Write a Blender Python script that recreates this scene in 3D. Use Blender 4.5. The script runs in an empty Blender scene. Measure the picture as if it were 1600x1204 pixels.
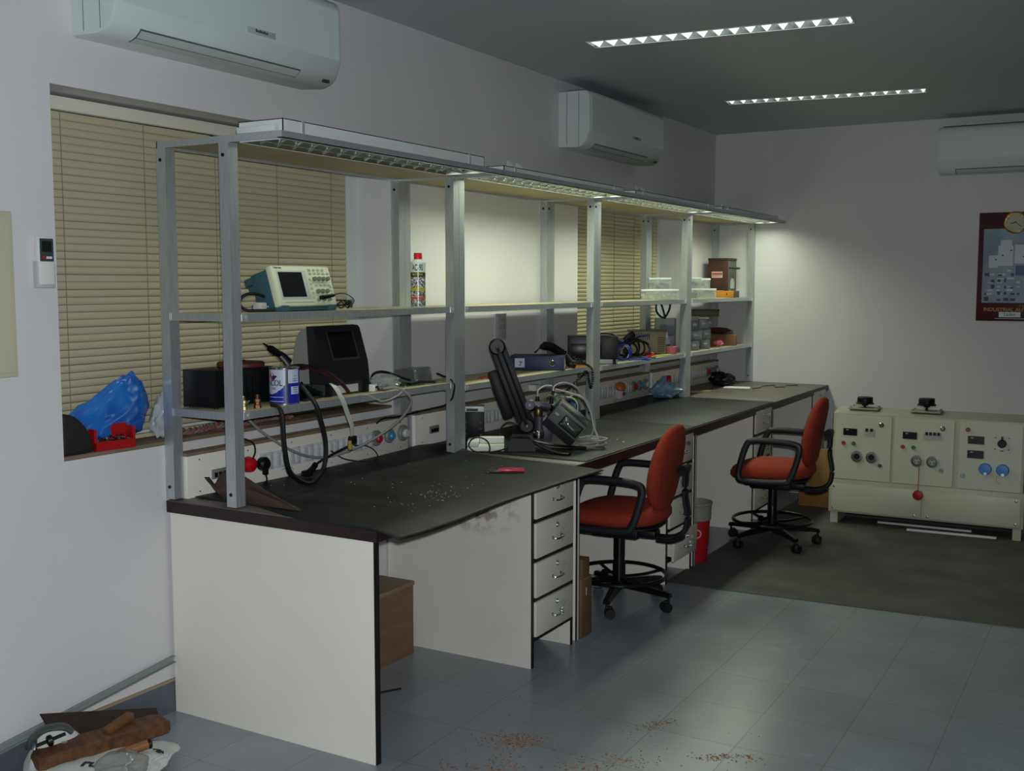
import bpy, bmesh, math, random
from mathutils import Vector, Matrix, noise
C = bpy.context.scene.collection
SC = bpy.context.scene
PI = math.pi
R = math.radians

# ------------------------------------------------------------------ camera
cam_d = bpy.data.cameras.new('camera'); cam = bpy.data.objects.new('camera', cam_d); C.objects.link(cam)
YAW, PIT = 0.5239, 0.0926
cam.location = (3.075, -2.7759, 1.5889)
cam.rotation_euler = (PI/2 - PIT, 0, YAW)
cam_d.sensor_width = 36.0
cam_d.lens = 36.0*1696.2/1600
cam_d.clip_start = 0.05
SC.camera = cam

# ------------------------------------------------------------------ view, world, light
SC.view_settings.view_transform = 'Standard'
SC.view_settings.look = 'None'
SC.view_settings.exposure = 0.0
SC.view_settings.gamma = 1.0
SC.view_settings.use_curve_mapping = False
w = bpy.data.worlds.new('overcast_evening'); SC.world = w; w.use_nodes = True
w.node_tree.nodes['Background'].inputs[0].default_value = (0.55, 0.68, 0.9, 1)
w.node_tree.nodes['Background'].inputs[1].default_value = 0.25

def lamp(name, kind, loc, energy, color, rot=(0, 0, 0), **kw):
    d = bpy.data.lights.new(name, kind); d.energy = energy; d.color = color
    for k, v in kw.items(): setattr(d, k, v)
    o = bpy.data.objects.new(name, d); C.objects.link(o); o.location = loc; o.rotation_euler = rot
    return o
# the flash that fired beside the lens
lamp('flash_light', 'SPOT', (3.11, -2.79, 1.655), 305, (0.91, 0.96, 1.0),
     rot=(PI/2 - PIT - 0.05, 0, YAW + 0.05), spot_size=R(84), spot_blend=0.55, shadow_soft_size=0.02)
# weak daylight falling in through the open doorway behind the photographer
lamp('doorway_daylight', 'AREA', (2.2, -4.95, 1.1), 14, (0.80, 0.90, 1.0), rot=(PI/2, 0, PI), shape='RECTANGLE', size=1.7, size_y=2.0)

# ------------------------------------------------------------------ helpers
def lin(h):
    h = h.lstrip('#'); out = []
    for i in (0, 2, 4):
        c = int(h[i:i+2], 16)/255
        out.append(c/12.92 if c <= 0.04045 else ((c+0.055)/1.055)**2.4)
    return tuple(out) + (1,)

MATS = {}
def mat(name, col, rough=0.5, metal=0.0, var=0.0, scale=8.0, bump=0.0, bscale=60.0, col2=None, emit=None, es=0.0,
        trans=0.0, alpha=1.0, coat=0.0, stretch=None, ior=1.45, spec=None):
    if name in MATS: return MATS[name]
    m = bpy.data.materials.new(name); m.use_nodes = True; nt = m.node_tree; b = nt.nodes['Principled BSDF']
    c = lin(col) if isinstance(col, str) else col
    b.inputs['Base Color'].default_value = c
    b.inputs['Roughness'].default_value = rough; b.inputs['Metallic'].default_value = metal
    b.inputs['IOR'].default_value = ior
    if spec is not None: b.inputs['Specular IOR Level'].default_value = spec
    if trans: b.inputs['Transmission Weight'].default_value = trans
    if alpha < 1: b.inputs['Alpha'].default_value = alpha
    if coat: b.inputs['Coat Weight'].default_value = coat; b.inputs['Coat Roughness'].default_value = 0.15
    if emit:
        b.inputs['Emission Color'].default_value = lin(emit); b.inputs['Emission Strength'].default_value = es
    tc = None
    if var or bump or col2:
        tc = nt.nodes.new('ShaderNodeTexCoord'); mp = nt.nodes.new('ShaderNodeMapping')
        nt.links.new(tc.outputs['Object'], mp.inputs[0])
        if stretch: mp.inputs['Scale'].default_value = stretch
    if var or col2:
        n = nt.nodes.new('ShaderNodeTexNoise'); n.inputs['Scale'].default_value = scale; n.inputs['Detail'].default_value = 5
        nt.links.new(mp.outputs[0], n.inputs['Vector'])
        mix = nt.nodes.new('ShaderNodeMixRGB')
        c2 = lin(col2) if col2 else tuple(x*(1-var) for x in c[:3]) + (1,)
        rp = nt.nodes.new('ShaderNodeValToRGB'); rp.color_ramp.elements[0].position = 0.35; rp.color_ramp.elements[1].position = 0.68
        nt.links.new(n.outputs['Fac'], rp.inputs[0]); nt.links.new(rp.outputs[0], mix.inputs['Fac'])
        mix.inputs[1].default_value = c; mix.inputs[2].default_value = c2
        nt.links.new(mix.outputs[0], b.inputs['Base Color'])
    if bump:
        n = nt.nodes.new('ShaderNodeTexNoise'); n.inputs['Scale'].default_value = bscale; n.inputs['Detail'].default_value = 3
        nt.links.new(mp.outputs[0], n.inputs['Vector'])
        bp = nt.nodes.new('ShaderNodeBump'); bp.inputs['Strength'].default_value = bump; bp.inputs['Distance'].default_value = 0.01
        nt.links.new(n.outputs['Fac'], bp.inputs['Height']); nt.links.new(bp.outputs[0], b.inputs['Normal'])
    MATS[name] = m
    return m

class MB:
    """collects shapes into one mesh; mi is the material slot of what follows"""
    def __init__(s): s.bm = bmesh.new(); s.mi = 0; s.M = None
    def _v(s, p):
        p = Vector(p)
        return s.bm.verts.new(s.M @ p if s.M else p)
    def face(s, vs):
        try: f = s.bm.faces.new(vs)
        except ValueError: return None
        f.material_index = s.mi; f.smooth = True; return f
    def poly(s, pts): return s.face([s._v(p) for p in pts])
    def box(s, a, b, bev=0.0):
        x0, y0, z0 = (min(a[i], b[i]) for i in range(3)); x1, y1, z1 = (max(a[i], b[i]) for i in range(3))
        if bev:
            bev = min(bev, (x1-x0)/2.01, (y1-y0)/2.01, (z1-z0)/2.01)
            t = bmesh.new(); r = bmesh.ops.create_cube(t, size=1)
            for v in t.verts: v.co = Vector(((x0+x1)/2+v.co.x*(x1-x0), (y0+y1)/2+v.co.y*(y1-y0), (z0+z1)/2+v.co.z*(z1-z0)))
            bmesh.ops.bevel(t, geom=list(t.edges), offset=bev, segments=2, affect='EDGES', profile=0.5)
            vm = {v: s._v(v.co) for v in t.verts}
            for f in t.faces: s.face([vm[v] for v in f.verts])
            t.free(); return s
        v = [s._v(p) for p in ((x0,y0,z0),(x1,y0,z0),(x1,y1,z0),(x0,y1,z0),(x0,y0,z1),(x1,y0,z1),(x1,y1,z1),(x0,y1,z1))]
        for q in ((0,3,2,1),(4,5,6,7),(0,1,5,4),(1,2,6,5),(2,3,7,6),(3,0,4,7)): s.face([v[i] for i in q])
        return s
    def ring(s, c, u, v, r, n, r2=None):
        r2 = r if r2 is None else r2
        return [s._v(Vector(c)+u*(r*math.cos(2*PI*i/n))+v*(r2*math.sin(2*PI*i/n))) for i in range(n)]
    def skin(s, rings, cap=True, close=False):
        n = len(rings[0])
        for a, b in zip(rings, rings[1:] + ([rings[0]] if close else [])):
            for i in range(n): s.face([a[i], a[(i+1) % n], b[(i+1) % n], b[i]])
        if cap and not close: s.face(rings[0][::-1]); s.face(rings[-1])
    def cyl(s, p0, p1, r, r2=None, n=16, cap=True):
        p0, p1 = Vector(p0), Vector(p1); d = (p1-p0).normalized()
        u = d.orthogonal().normalized(); v = d.cross(u)
        s.skin([s.ring(p0, u, v, r, n), s.ring(p1, u, v, r if r2 is None else r2, n)], cap); return s
    def lathe(s, prof, base=(0, 0, 0), axis=(0, 0, 1), n=24, cap=True):
        ax = Vector(axis).normalized(); u = ax.orthogonal().normalized(); v = ax.cross(u); b = Vector(base)
        s.skin([s.ring(b+ax*h, u, v, max(r, 1e-4), n) for r, h in prof], cap); return s
    def tube(s, pts, r, n=8, smooth=6, flat=1.0, closed=False, up=None):
        P = curve(pts, smooth, closed); rs = []
        t0 = (P[1]-P[0]).normalized(); nn = (Vector(up) if up else t0.orthogonal()); nn = (nn - t0*nn.dot(t0)).normalized()
        m = len(P)
        for i, p in enumerate(P):
            if closed: t = (P[(i+1) % m]-P[i-1]).normalized()
            else: t = (P[min(i+1, m-1)]-P[max(i-1, 0)]).normalized()
            if up: nn = Vector(up)
            nn = (nn - t*nn.dot(t))
            nn = nn.normalized() if nn.length > 1e-6 else t.orthogonal().normalized()
            rs.append(s.ring(p, nn, t.cross(nn), r, n, r*flat))
        s.skin(rs, True, closed); return s
    def prism(s, poly, o, u, v, d):
        """polygon in the (u, v) plane at o, pushed along d"""
        o, u, v, d = Vector(o), Vector(u), Vector(v), Vector(d)
        a = [s._v(o+u*x+v*y) for x, y in poly]; b = [s._v(o+u*x+v*y+d) for x, y in poly]; n = len(a)
        s.face(a[::-1]); s.face(b)
        for i in range(n): s.face([a[i], a[(i+1) % n], b[(i+1) % n], b[i]])
        return s
    def blob(s, c, size, seed=0, amp=0.15, freq=2.0, sub=4, shape=None, crease=0.0):
        t = bmesh.new(); bmesh.ops.create_icosphere(t, subdivisions=sub, radius=1)
        o = Vector((seed*3.7, seed*1.3, seed*7.1)); vm = {}
        for v in t.verts:
            p = v.co.copy()
            k = 1 + amp*noise.fractal(p*freq+o, 1.0, 2.0, 3)
            if crease: k += crease*(abs(noise.noise(p*freq*2.2+o))-0.25)
            q = Vector((p.x*size[0]*k, p.y*size[1]*k, p.z*size[2]*k))
            if shape: q = shape(q)
            vm[v] = s._v(Vector(c)+q)
        for f in t.faces: s.face([vm[v] for v in f.verts])
        t.free(); return s
    def build(s, name, mats, parent=None, loc=None, sharp=0.6):
        bmesh.ops.recalc_face_normals(s.bm, faces=s.bm.faces)
        me = bpy.data.meshes.new(name); s.bm.to_mesh(me); s.bm.free()
        for m in (mats if isinstance(mats, (list, tuple)) else [mats]): me.materials.append(m)
        me.set_sharp_from_angle(angle=sharp)
        o = bpy.data.objects.new(name, me); C.objects.link(o)
        if parent: o.parent = parent
        if loc: o.location = loc
        return o

def curve(pts, k=6, closed=False):
    P = [Vector(p) for p in pts]
    if k <= 1 or len(P) < 3: return P
    out = []; n = len(P); segs = n if closed else n-1
    for i in range(segs):
        if closed: p0, p1, p2, p3 = P[i-1], P[i], P[(i+1) % n], P[(i+2) % n]
        else: p0, p1, p2, p3 = P[max(i-1, 0)], P[i], P[i+1], P[min(i+2, n-1)]
        for j in range(k):
            t = j/k
            out.append(0.5*((2*p1)+(p2-p0)*t+(2*p0-5*p1+4*p2-p3)*t*t+(3*p1-p0-3*p2+p3)*t**3))
    if not closed: out.append(P[-1])
    return out

def tag(o, label, cat, group=None, kind=None):
    if label: o['label'] = label
    if cat: o['category'] = cat
    if group: o['group'] = group
    if kind: o['kind'] = kind
    return o
def thing(name, label, cat, loc=(0, 0, 0), rz=0.0, group=None):
    o = bpy.data.objects.new(name, None); C.objects.link(o); o.empty_display_size = 0.1
    o.location = loc; o.rotation_euler = (0, 0, rz)
    return tag(o, label, cat, group)
def struct(o): o['kind'] = 'structure'; return o
def dup(o, parent=None):
    c = o.copy(); C.objects.link(c)
    if parent: c.parent = parent
    for ch in list(o.children): dup(ch, c)
    return c
def dup_at(o, loc, rz, label, group=None):
    c = dup(o); c.location = loc; c.rotation_euler = (0, 0, rz); c['label'] = label
    if group: c['group'] = group
    return c
def text(s, name, size, m, parent, loc, rot, align='CENTER', depth=0.0006, sx=1.0, bold=0.0, bend=None):
    cu = bpy.data.curves.new('lettering', 'FONT'); cu.body = s; cu.size = size; cu.align_x = align; cu.align_y = 'CENTER'
    cu.extrude = depth; cu.offset = bold
    t = bpy.data.objects.new('lettering', cu); C.objects.link(t)
    bpy.context.view_layer.update()
    me = bpy.data.meshes.new_from_object(t.evaluated_get(bpy.context.evaluated_depsgraph_get()))
    bpy.data.objects.remove(t); bpy.data.curves.remove(cu)
    me.name = name; me.materials.clear(); me.materials.append(m)
    for v in me.vertices:
        v.co.x *= sx
        if bend:                       # wrap round a vertical cylinder of radius bend
            a = v.co.x/bend; r = bend+v.co.z
            v.co = Vector((r*math.sin(a), v.co.y, r*math.cos(a)-bend))
    o = bpy.data.objects.new(name, me); C.objects.link(o); o.parent = parent; o.location = loc; o.rotation_euler = rot
    return o
rnd = random.Random(7)

# ------------------------------------------------------------------ materials
WALL = mat('wall_paint', '#d5d3d4', 0.75, var=0.05, scale=1.3, bump=0.06, bscale=90)
CEIL = mat('ceiling_paint', '#c3cacd', 0.8, var=0.05, scale=1.0)
LAM = mat('white_laminate', '#ece8dc', 0.45, var=0.04, scale=3)
LAMW = mat('white_laminate_inner', '#d9d5d8', 0.5, var=0.04, scale=3)
EDGE = mat('dark_edge_banding', '#1c1717', 0.5)
TOPM = mat('dark_worktop_laminate', '#2a2827', 0.38, var=0.0, col2='#3a3836', scale=5)
TOPE = mat('brown_worktop_edge', '#2c1d1c', 0.45, col2='#231717', scale=6)
TOPL = mat('grey_worktop_laminate', '#57544f', 0.45, col2='#47443f', scale=5)
ALU = mat('aluminium_angle', '#c3c8cb', 0.38, 0.6, col2='#adb2b6', scale=9, stretch=(30, 30, 1.2))
BRK = mat('bright_bracket', '#d9dadc', 0.35, 0.6)
BOLT = mat('dark_bolt', '#20201f', 0.4, 0.6)
BOARD = mat('shelf_board', '#b5ab86', 0.6, col2='#a89e7c', scale=6)
BLK = mat('black_plastic', '#121315', 0.45, bump=0.05, bscale=300, spec=.25)
BLKG = mat('black_gloss_plastic', '#0b0b0e', 0.3, spec=.3)
BLKR = mat('black_rubber', '#131312', 0.6)
CABLE = mat('black_cable', '#121212', 0.45)
CABLEG = mat('grey_cable', '#8d8e8a', 0.5)
CABLEW = mat('pale_cable', '#adada0', 0.5)
CHROME = mat('chrome', '#cfd2d4', 0.15, 1.0)
STEEL = mat('zinc_steel', '#a8aca9', 0.35, 0.85, col2='#8f9591', scale=14)
WHITE = mat('white_plastic', '#dfe0dc', 0.4)
WHITEM = mat('white_enamel', '#d4d9d6', 0.35)
REFL = mat('mirror_reflector', '#dfe2e3', 0.12, 1.0)
WOODB = mat('bare_mdf_edge', '#8d7a62', 0.7, col2='#7a6853', scale=20)
SILL = mat('brown_sill_board', '#80705a', 0.65, col2='#6d5f4d', scale=9)
RED = mat('red_plastic', '#c0161b', 0.35)
GREYP = mat('grey_plastic', '#7d817f', 0.45)
DGREY = mat('dark_grey_plastic', '#35373a', 0.45)

# ------------------------------------------------------------------ the room
YF, XR, YB, ZC = 5.885, 5.2, -5.0, 2.808
W1 = (-0.43, 1.40, 1.015, 2.235); W2 = (3.37, 5.19, 1.015, 2.2)
m = MB(); DW = 0.26
m.box((-DW, YB, 0), (0, W1[0], ZC)); m.box((-DW, W1[1], 0), (0, W2[0], ZC)); m.box((-DW, W2[1], 0), (0, YF+.2, ZC))
for q in (W1, W2):
    m.box((-DW, q[0], 0), (0, q[1], q[2]-.012)); m.box((-DW, q[0], q[3]), (0, q[1], ZC))
struct(m.build('wall_left', WALL))
m = MB(); m.box((0, YF, 0), (XR, YF+.2, ZC)); struct(m.build('wall_far', WALL))
m = MB(); m.box((XR, YB, 0), (XR+.2, YF+.2, ZC)); struct(m.build('wall_right', WALL))
m = MB(); m.box((0, YB-.2, 0), (1.3, YB, ZC)); m.box((3.1, YB-.2, 0), (XR, YB, ZC)); m.box((1.3, YB-.2, 2.15), (3.1, YB, ZC))
struct(m.build('wall_back', WALL))
CLT = ((.58, 2.345, 1.866, 2.47, 'nearer of the two recessed ceiling lights, a long strip with louvre blades'),
       (.60, 4.40, 1.845, 4.575, 'farther of the two recessed ceiling lights, by the far wall')); CW = .15
m = MB(); loops = [[(-DW, YB-.2), (XR+.2, YB-.2), (XR+.2, YF+.2), (-DW, YF+.2)]]
for xa, ya, xb, yb, lab in CLT:
    d = Vector((xb-xa, yb-ya)).normalized(); q = Vector((-d.y, d.x))*CW*.5; a, b_ = Vector((xa, ya)), Vector((xb, yb))
    loops.append([tuple(a-q), tuple(b_-q), tuple(b_+q), tuple(a+q)])
ed = []
for lp in loops:
    vs = [m._v((x, y, ZC)) for x, y in lp]
    for i in range(4): ed.append(m.bm.edges.new((vs[i], vs[(i+1) % 4])))
bmesh.ops.triangle_fill(m.bm, edges=ed, use_beauty=True)
m.box((-DW, YB-.2, ZC+.15), (XR+.2, YF+.2, ZC+.25)); ce = m.build('ceiling', CEIL); struct(ce)

def floor_mat():
    mm = bpy.data.materials.new('grey_floor_tiles'); mm.use_nodes = True; nt = mm.node_tree; b = nt.nodes['Principled BSDF']
    tc = nt.nodes.new('ShaderNodeTexCoord'); mp = nt.nodes.new('ShaderNodeMapping')
    mp.inputs['Location'].default_value = (0.205, 0.26, 0)
    nt.links.new(tc.outputs['Object'], mp.inputs[0])
    br = nt.nodes.new('ShaderNodeTexBrick'); br.offset = 0.0
    br.inputs['Scale'].default_value = 1.0; br.inputs['Brick Width'].default_value = 0.305; br.inputs['Row Height'].default_value = 0.335
    br.inputs['Mortar Size'].default_value = 0.0022; br.inputs['Mortar Smooth'].default_value = 0.3
    br.inputs['Color1'].default_value = lin('#979fa5'); br.inputs['Color2'].default_value = lin('#9299a0'); br.inputs['Mortar'].default_value = lin('#86827d')
    nt.links.new(mp.outputs[0], br.inputs['Vector'])
    n = nt.nodes.new('ShaderNodeTexNoise'); n.inputs['Scale'].default_value = 3.0; n.inputs['Detail'].default_value = 2
    nt.links.new(tc.outputs['Object'], n.inputs['Vector'])
    mx = nt.nodes.new('ShaderNodeMixRGB'); mx.blend_type = 'MULTIPLY'; mx.inputs['Fac'].default_value = 0.35
    nt.links.new(br.outputs['Color'], mx.inputs[1]); nt.links.new(n.outputs['Fac'], mx.inputs[2])
    nt.links.new(mx.outputs[0], b.inputs['Base Color'])
    rr = nt.nodes.new('ShaderNodeMapRange'); rr.inputs['To Min'].default_value = 0.22; rr.inputs['To Max'].default_value = 0.30
    nt.links.new(n.outputs['Fac'], rr.inputs['Value']); nt.links.new(rr.outputs[0], b.inputs['Roughness'])
    bp = nt.nodes.new('ShaderNodeBump'); bp.inputs['Strength'].default_value = 0.25; bp.inputs['Distance'].default_value = 0.002; bp.invert = True
    nt.links.new(br.outputs['Fac'], bp.inputs['Height']); nt.links.new(bp.outputs[0], b.inputs['Normal'])
    return mm
m = MB(); m.box((-DW, YB-.2, -.1), (XR+.2, YF+.2, 0)); struct(m.build('floor', floor_mat()))

BASE = mat('grey_baseboard_tile', '#5d646c', 0.35, col2='#525860', scale=5)
m = MB(); m.box((0, YB, 0), (.012, YF, .116)); m.mi = 1; m.box((0, YB, .116), (.013, YF, .123))
struct(m.build('baseboard_left', [BASE, mat('beige_joint', '#a08c74', 0.7)]))
m = MB(); m.box((0.014, YF-.012, 0), (XR, YF, .116)); m.mi = 1; m.box((.014, YF-.013, .116), (XR, YF, .123))
struct(m.build('baseboard_far', [BASE, MATS['beige_joint']]))

# windows: white frames, night-dark glass, brown sill boards, closed venetian blinds
GLASS = mat('window_glass', '#1d2226', 0.05, spec=0.6)
SLAT = mat('blind_slat', '#b9b091', 0.5, var=0.05, scale=2)
SLATE = mat('blind_cord', '#7d755a', 0.7)
for i, q in enumerate((W1, W2)):
    m = MB(); x0, x1 = -.235, -.195
    y0, y1, z0, z1 = q
    for a, b_ in (((y0, z0), (y0+.06, z1)), ((y1-.2, z0), (y1, z1)), ((y0, z0), (y1, z0+.06)), ((y0, z1-.06), (y1, z1)), (((y0+y1)/2-.03, z0), ((y0+y1)/2+.03, z1))):
        m.box((x0, a[0], a[1]), (x1, b_[0], b_[1]))
    f = m.build('window_%d' % (i+1), WHITEM); struct(f)
    m = MB(); m.box((-.22, y0+.05, z0+.05), (-.212, y1-.18, z1-.05)); m.build('pane', GLASS, f)
    m = MB(); m.box((-.2, y0, z0-.012), (0.0, y1, z0+.002), .002); struct(m.build('trim_%d' % (i+1), SILL))
def blind(q, yr, label):
    y0 = q[0]+.012; zt = q[3]-.012; zb = q[2]+.035
    t = thing('venetian_blind', label, 'blind', (-.14, (y0+yr)/2, q[2]), 0, None)
    cy = (y0+yr)/2; hy = (yr-y0)/2; zt -= q[2]; zb -= q[2]
    m = MB(); m.box((-.02, -hy, zt-.045), (.02, hy, zt), .003); m.build('head_rail', mat('blind_rail', '#cfcbbb', 0.4), t)
    m = MB(); z = zt-.062; k = 0
    while z > zb:
        d = rnd.uniform(-.0006, .0006)
        pr = [(-.0085, -.0148), (-.0025, -.0125), (.0012, -.0075), (.0022, 0), (.0015, .0070), (-.0008, .0120)]
        a = [m._v((x, -hy, z+zz+d)) for x, zz in pr]; b_ = [m._v((x, hy, z+zz+d)) for x, zz in pr]
        for j in range(len(pr)-1): m.face([a[j], b_[j], b_[j+1], a[j+1]])
        z -= .0262
    o = m.build('slats', SLAT, t)
    m = MB(); m.box((-.011, -hy, zb-.03), (.011, hy, zb-.015), .002); m.build('bottom_rail', SLAT, t)
    n = 5
    for j in range(n):
        y = -hy+.12+(2*hy-.24)*j/(n-1)
        m = MB(); m.cyl((.0135, y, zb-.02), (.0135, y, zt-.04), .0014, n=6); m.build('ladder_cord', SLATE, t)
    return t
blind(W1, 1.245, 'beige venetian blind, fully closed, in the near window behind the oscilloscope')
blind(W2, 5.0, 'beige venetian blind, fully closed, in the far window behind the cable pile')

# ------------------------------------------------------------------ ceiling luminaires and bench luminaires
LOUV = mat('louvre_aluminium', '#aab0b0', 0.22, 0.95)
def louvre_fixture(t, L, W, H, on, mir, zb=0.0, nb=14, tube_es=1.0, lh=.036):
    """open-bottomed body along local y, underside at z = zb"""
    hw = W/2; hl = L/2; th = .003
    m = MB()
    m.box((-hw, -hl, H-th), (hw, hl, H)); m.box((-hw, -hl, zb), (-hw+th, hl, H)); m.box((hw-th, -hl, zb), (hw, hl, H))
    m.box((-hw, -hl, zb), (hw, -hl+th, H)); m.box((-hw, hl-th, zb), (hw, hl, H))
    m.build('housing', WHITEM, t)
    m = MB(); zt = zb+lh
    for sx in (-1, 1):
        for xa in (hw-.004,):
            prof = [(sx*xa, zb+.001), (sx*(xa-.010), zb+.4*lh), (sx*(xa-.014), zt)]
            for (xa_, za), (xb_, zb_) in zip(prof, prof[1:]):
                m.poly([(xa_, -hl+.005, za), (xa_, hl-.005, za), (xb_, hl-.005, zb_), (xb_, -hl+.005, zb_)])
    m.prism([(-.012, zt), (0, zb+.002), (.012, zt)], (0, -hl+.005, 0), (1, 0, 0), (0, 0, 1), (0, L-.01, 0))
    for k in range(nb+1):
        y = -hl+.012+(L-.024)*k/nb
        for s0, s1 in ((-hw+.012, -.006), (.006, hw-.012)):
            # V blade with an arched lower edge
            n = 6; up = []
            for j in range(n+1):
                x = s0+(s1-s0)*j/n; arch = .33*lh*math.sin(PI*j/n)
                up.append((x, zb+.002+arch))
            for j in range(n):
                (xa, za), (xb, zb_) = up[j], up[j+1]
                for sy in (-1, 1):
                    m.poly([(xa, y+sy*.0012, za), (xb, y+sy*.0012, zb_), (xb, y+sy*.011, zt), (xa, y+sy*.011, zt)])
                m.poly([(xa, y-.0012, za), (xb, y-.0012, zb_), (xb, y+.0012, zb_), (xa, y+.0012, za)])
    m.build('louvre', LOUV, t)
    tm = mat('tube_%s' % mir, '#f2f5ee', 0.4, emit='#eef6e2', es=tube_es)
    for sx in (-1, 1):
        m = MB(); m.cyl((sx*W*.25, -hl+.03, H-.014), (sx*W*.25, hl-.03, H-.014), .0085, n=12); m.build('fluorescent_tube', tm, t)
        m = MB()
        for e in (-1, 1): m.box((sx*W*.25-.01, e*(hl-.03)-.008, H-.025), (sx*W*.25+.01, e*(hl-.03)+.008, H-.004), .002)
        m.build('lamp_holder', WHITE, t)
    if on > 0:
        a = lamp('fluorescent_light', 'AREA', (0, 0, zb+lh+.001), on, (0.92, 1.0, 0.76), shape='RECTANGLE', size=W*.8, size_y=L*.94)
        a.parent = t; a.data.cycles.cast_shadow = True
    return t
RB = [0, 1.455, 2.925, 4.405, 5.88]      # rack bays
fix_txt = ['on the rack above the oscilloscope, nearest the camera', 'on the rack above the blue lever arch file', 'on the rack above the yellow papers and blue cables', 'on the rack end beside the far wall']
for k in range(4):
    y0, y1 = RB[k]+.03, RB[k+1]-.14
    t = thing('bench_luminaire', 'white fluorescent luminaire with mirror louvre ' + fix_txt[k], 'light fitting', (.472, (y0+y1)/2, 2.072), 0, 'luminaires along the rack canopy')
    HB = .070 if k == 0 else .050
    louvre_fixture(t, y1-y0, .2, HB, (4, 15, 14, 14)[k], 'rack_near' if k == 0 else 'rack', zb=.001, nb=15, tube_es=(1.0 if k == 0 else 3.2), lh=.036 if k == 0 else .022)
    hl = (y1-y0)/2
    m = MB(); m.box((-.085, -hl-.026, .026), (.085, -hl+.002, HB-.022), .003)
    m.build('end_cap', WHITEM, t)
    for yy in (-hl+.1, hl-.12):
        m = MB(); m.box((.1002, yy-.007, .028), (.1035, yy+.007, HB+.004), .001); m.build('spring_clip', BRK, t)
    if k:
        m = MB(); m.prism([(-.07, 0), (-.01, 0), (-.022, .032), (-.06, .036)], (.04, -hl+.19, HB), (0, 1, 0), (0, 0, 1), (.002, 0, 0)); m.build('card_tab', WHITE, t)
        m = MB(); m.prism([(-.0, 0), (.07, 0), (.055, .026), (.005, .030)], (.05, -hl+.19, HB), (0, 1, 0), (0, 0, 1), (.002, 0, 0)); m.build('card_tab', WHITE, t)
WREF = mat('white_reflector', '#e6e8e6', 0.3)
for xa, ya, xb, yb, lab in CLT:
    L = math.hypot(xb-xa, yb-ya)-.004; W = CW-.004; hl, hw = L/2, W/2; HH = .08
    t = thing('ceiling_luminaire', lab, 'light fitting', ((xa+xb)/2, (ya+yb)/2, ZC), math.atan2(yb-ya, xb-xa), 'ceiling luminaires')
    m = MB(); e = .002
    m.box((-hl, -hw, HH-e), (hl, hw, HH)); m.box((-hl, -hw, 0), (hl, -hw+e, HH)); m.box((-hl, hw-e, 0), (hl, hw, HH)); m.box((-hl, -hw, 0), (-hl+e, hw, HH)); m.box((hl-e, -hw, 0), (hl, hw, HH))
    m.build('housing', mat('grey_reflector', '#70767a', 0.25, 0.9), t)
    m = MB(); f = .008
    for s in (-1, 1): m.box((-hl-.004, s*hw-f/2, -.003), (hl+.004, s*hw+f/2, -.0005)); m.box((s*hl-f/2, -hw, -.003), (s*hl+f/2, hw, -.0005))
    m.build('trim_frame', WHITEM, t)
    m = MB(); n = 16
    for k in range(n+1):
        x = -hl+.02+(L-.04)*k/n
        m.prism([(-.003, .001), (.003, .001), (.027, .034), (-.027, .034)], (x, -hw+.004, 0), (1, 0, 0), (0, 0, 1), (0, W-.008, 0))
    m.build('louvre', mat('blade_painted_glow', '#e8ece6', 0.4, emit='#f0f6ea', es=1.1), t)  # blades glow by emission, standing in for lamp light on the louvre
    for s in (-.035, .035):
        m = MB(); m.cyl((-hl+.03, s, .056), (hl-.03, s, .056), .012, n=12); m.build('fluorescent_tube', mat('ceiling_tube', '#f2f5ee', 0.4, emit='#f2f8ea', es=1.2), t)

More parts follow.
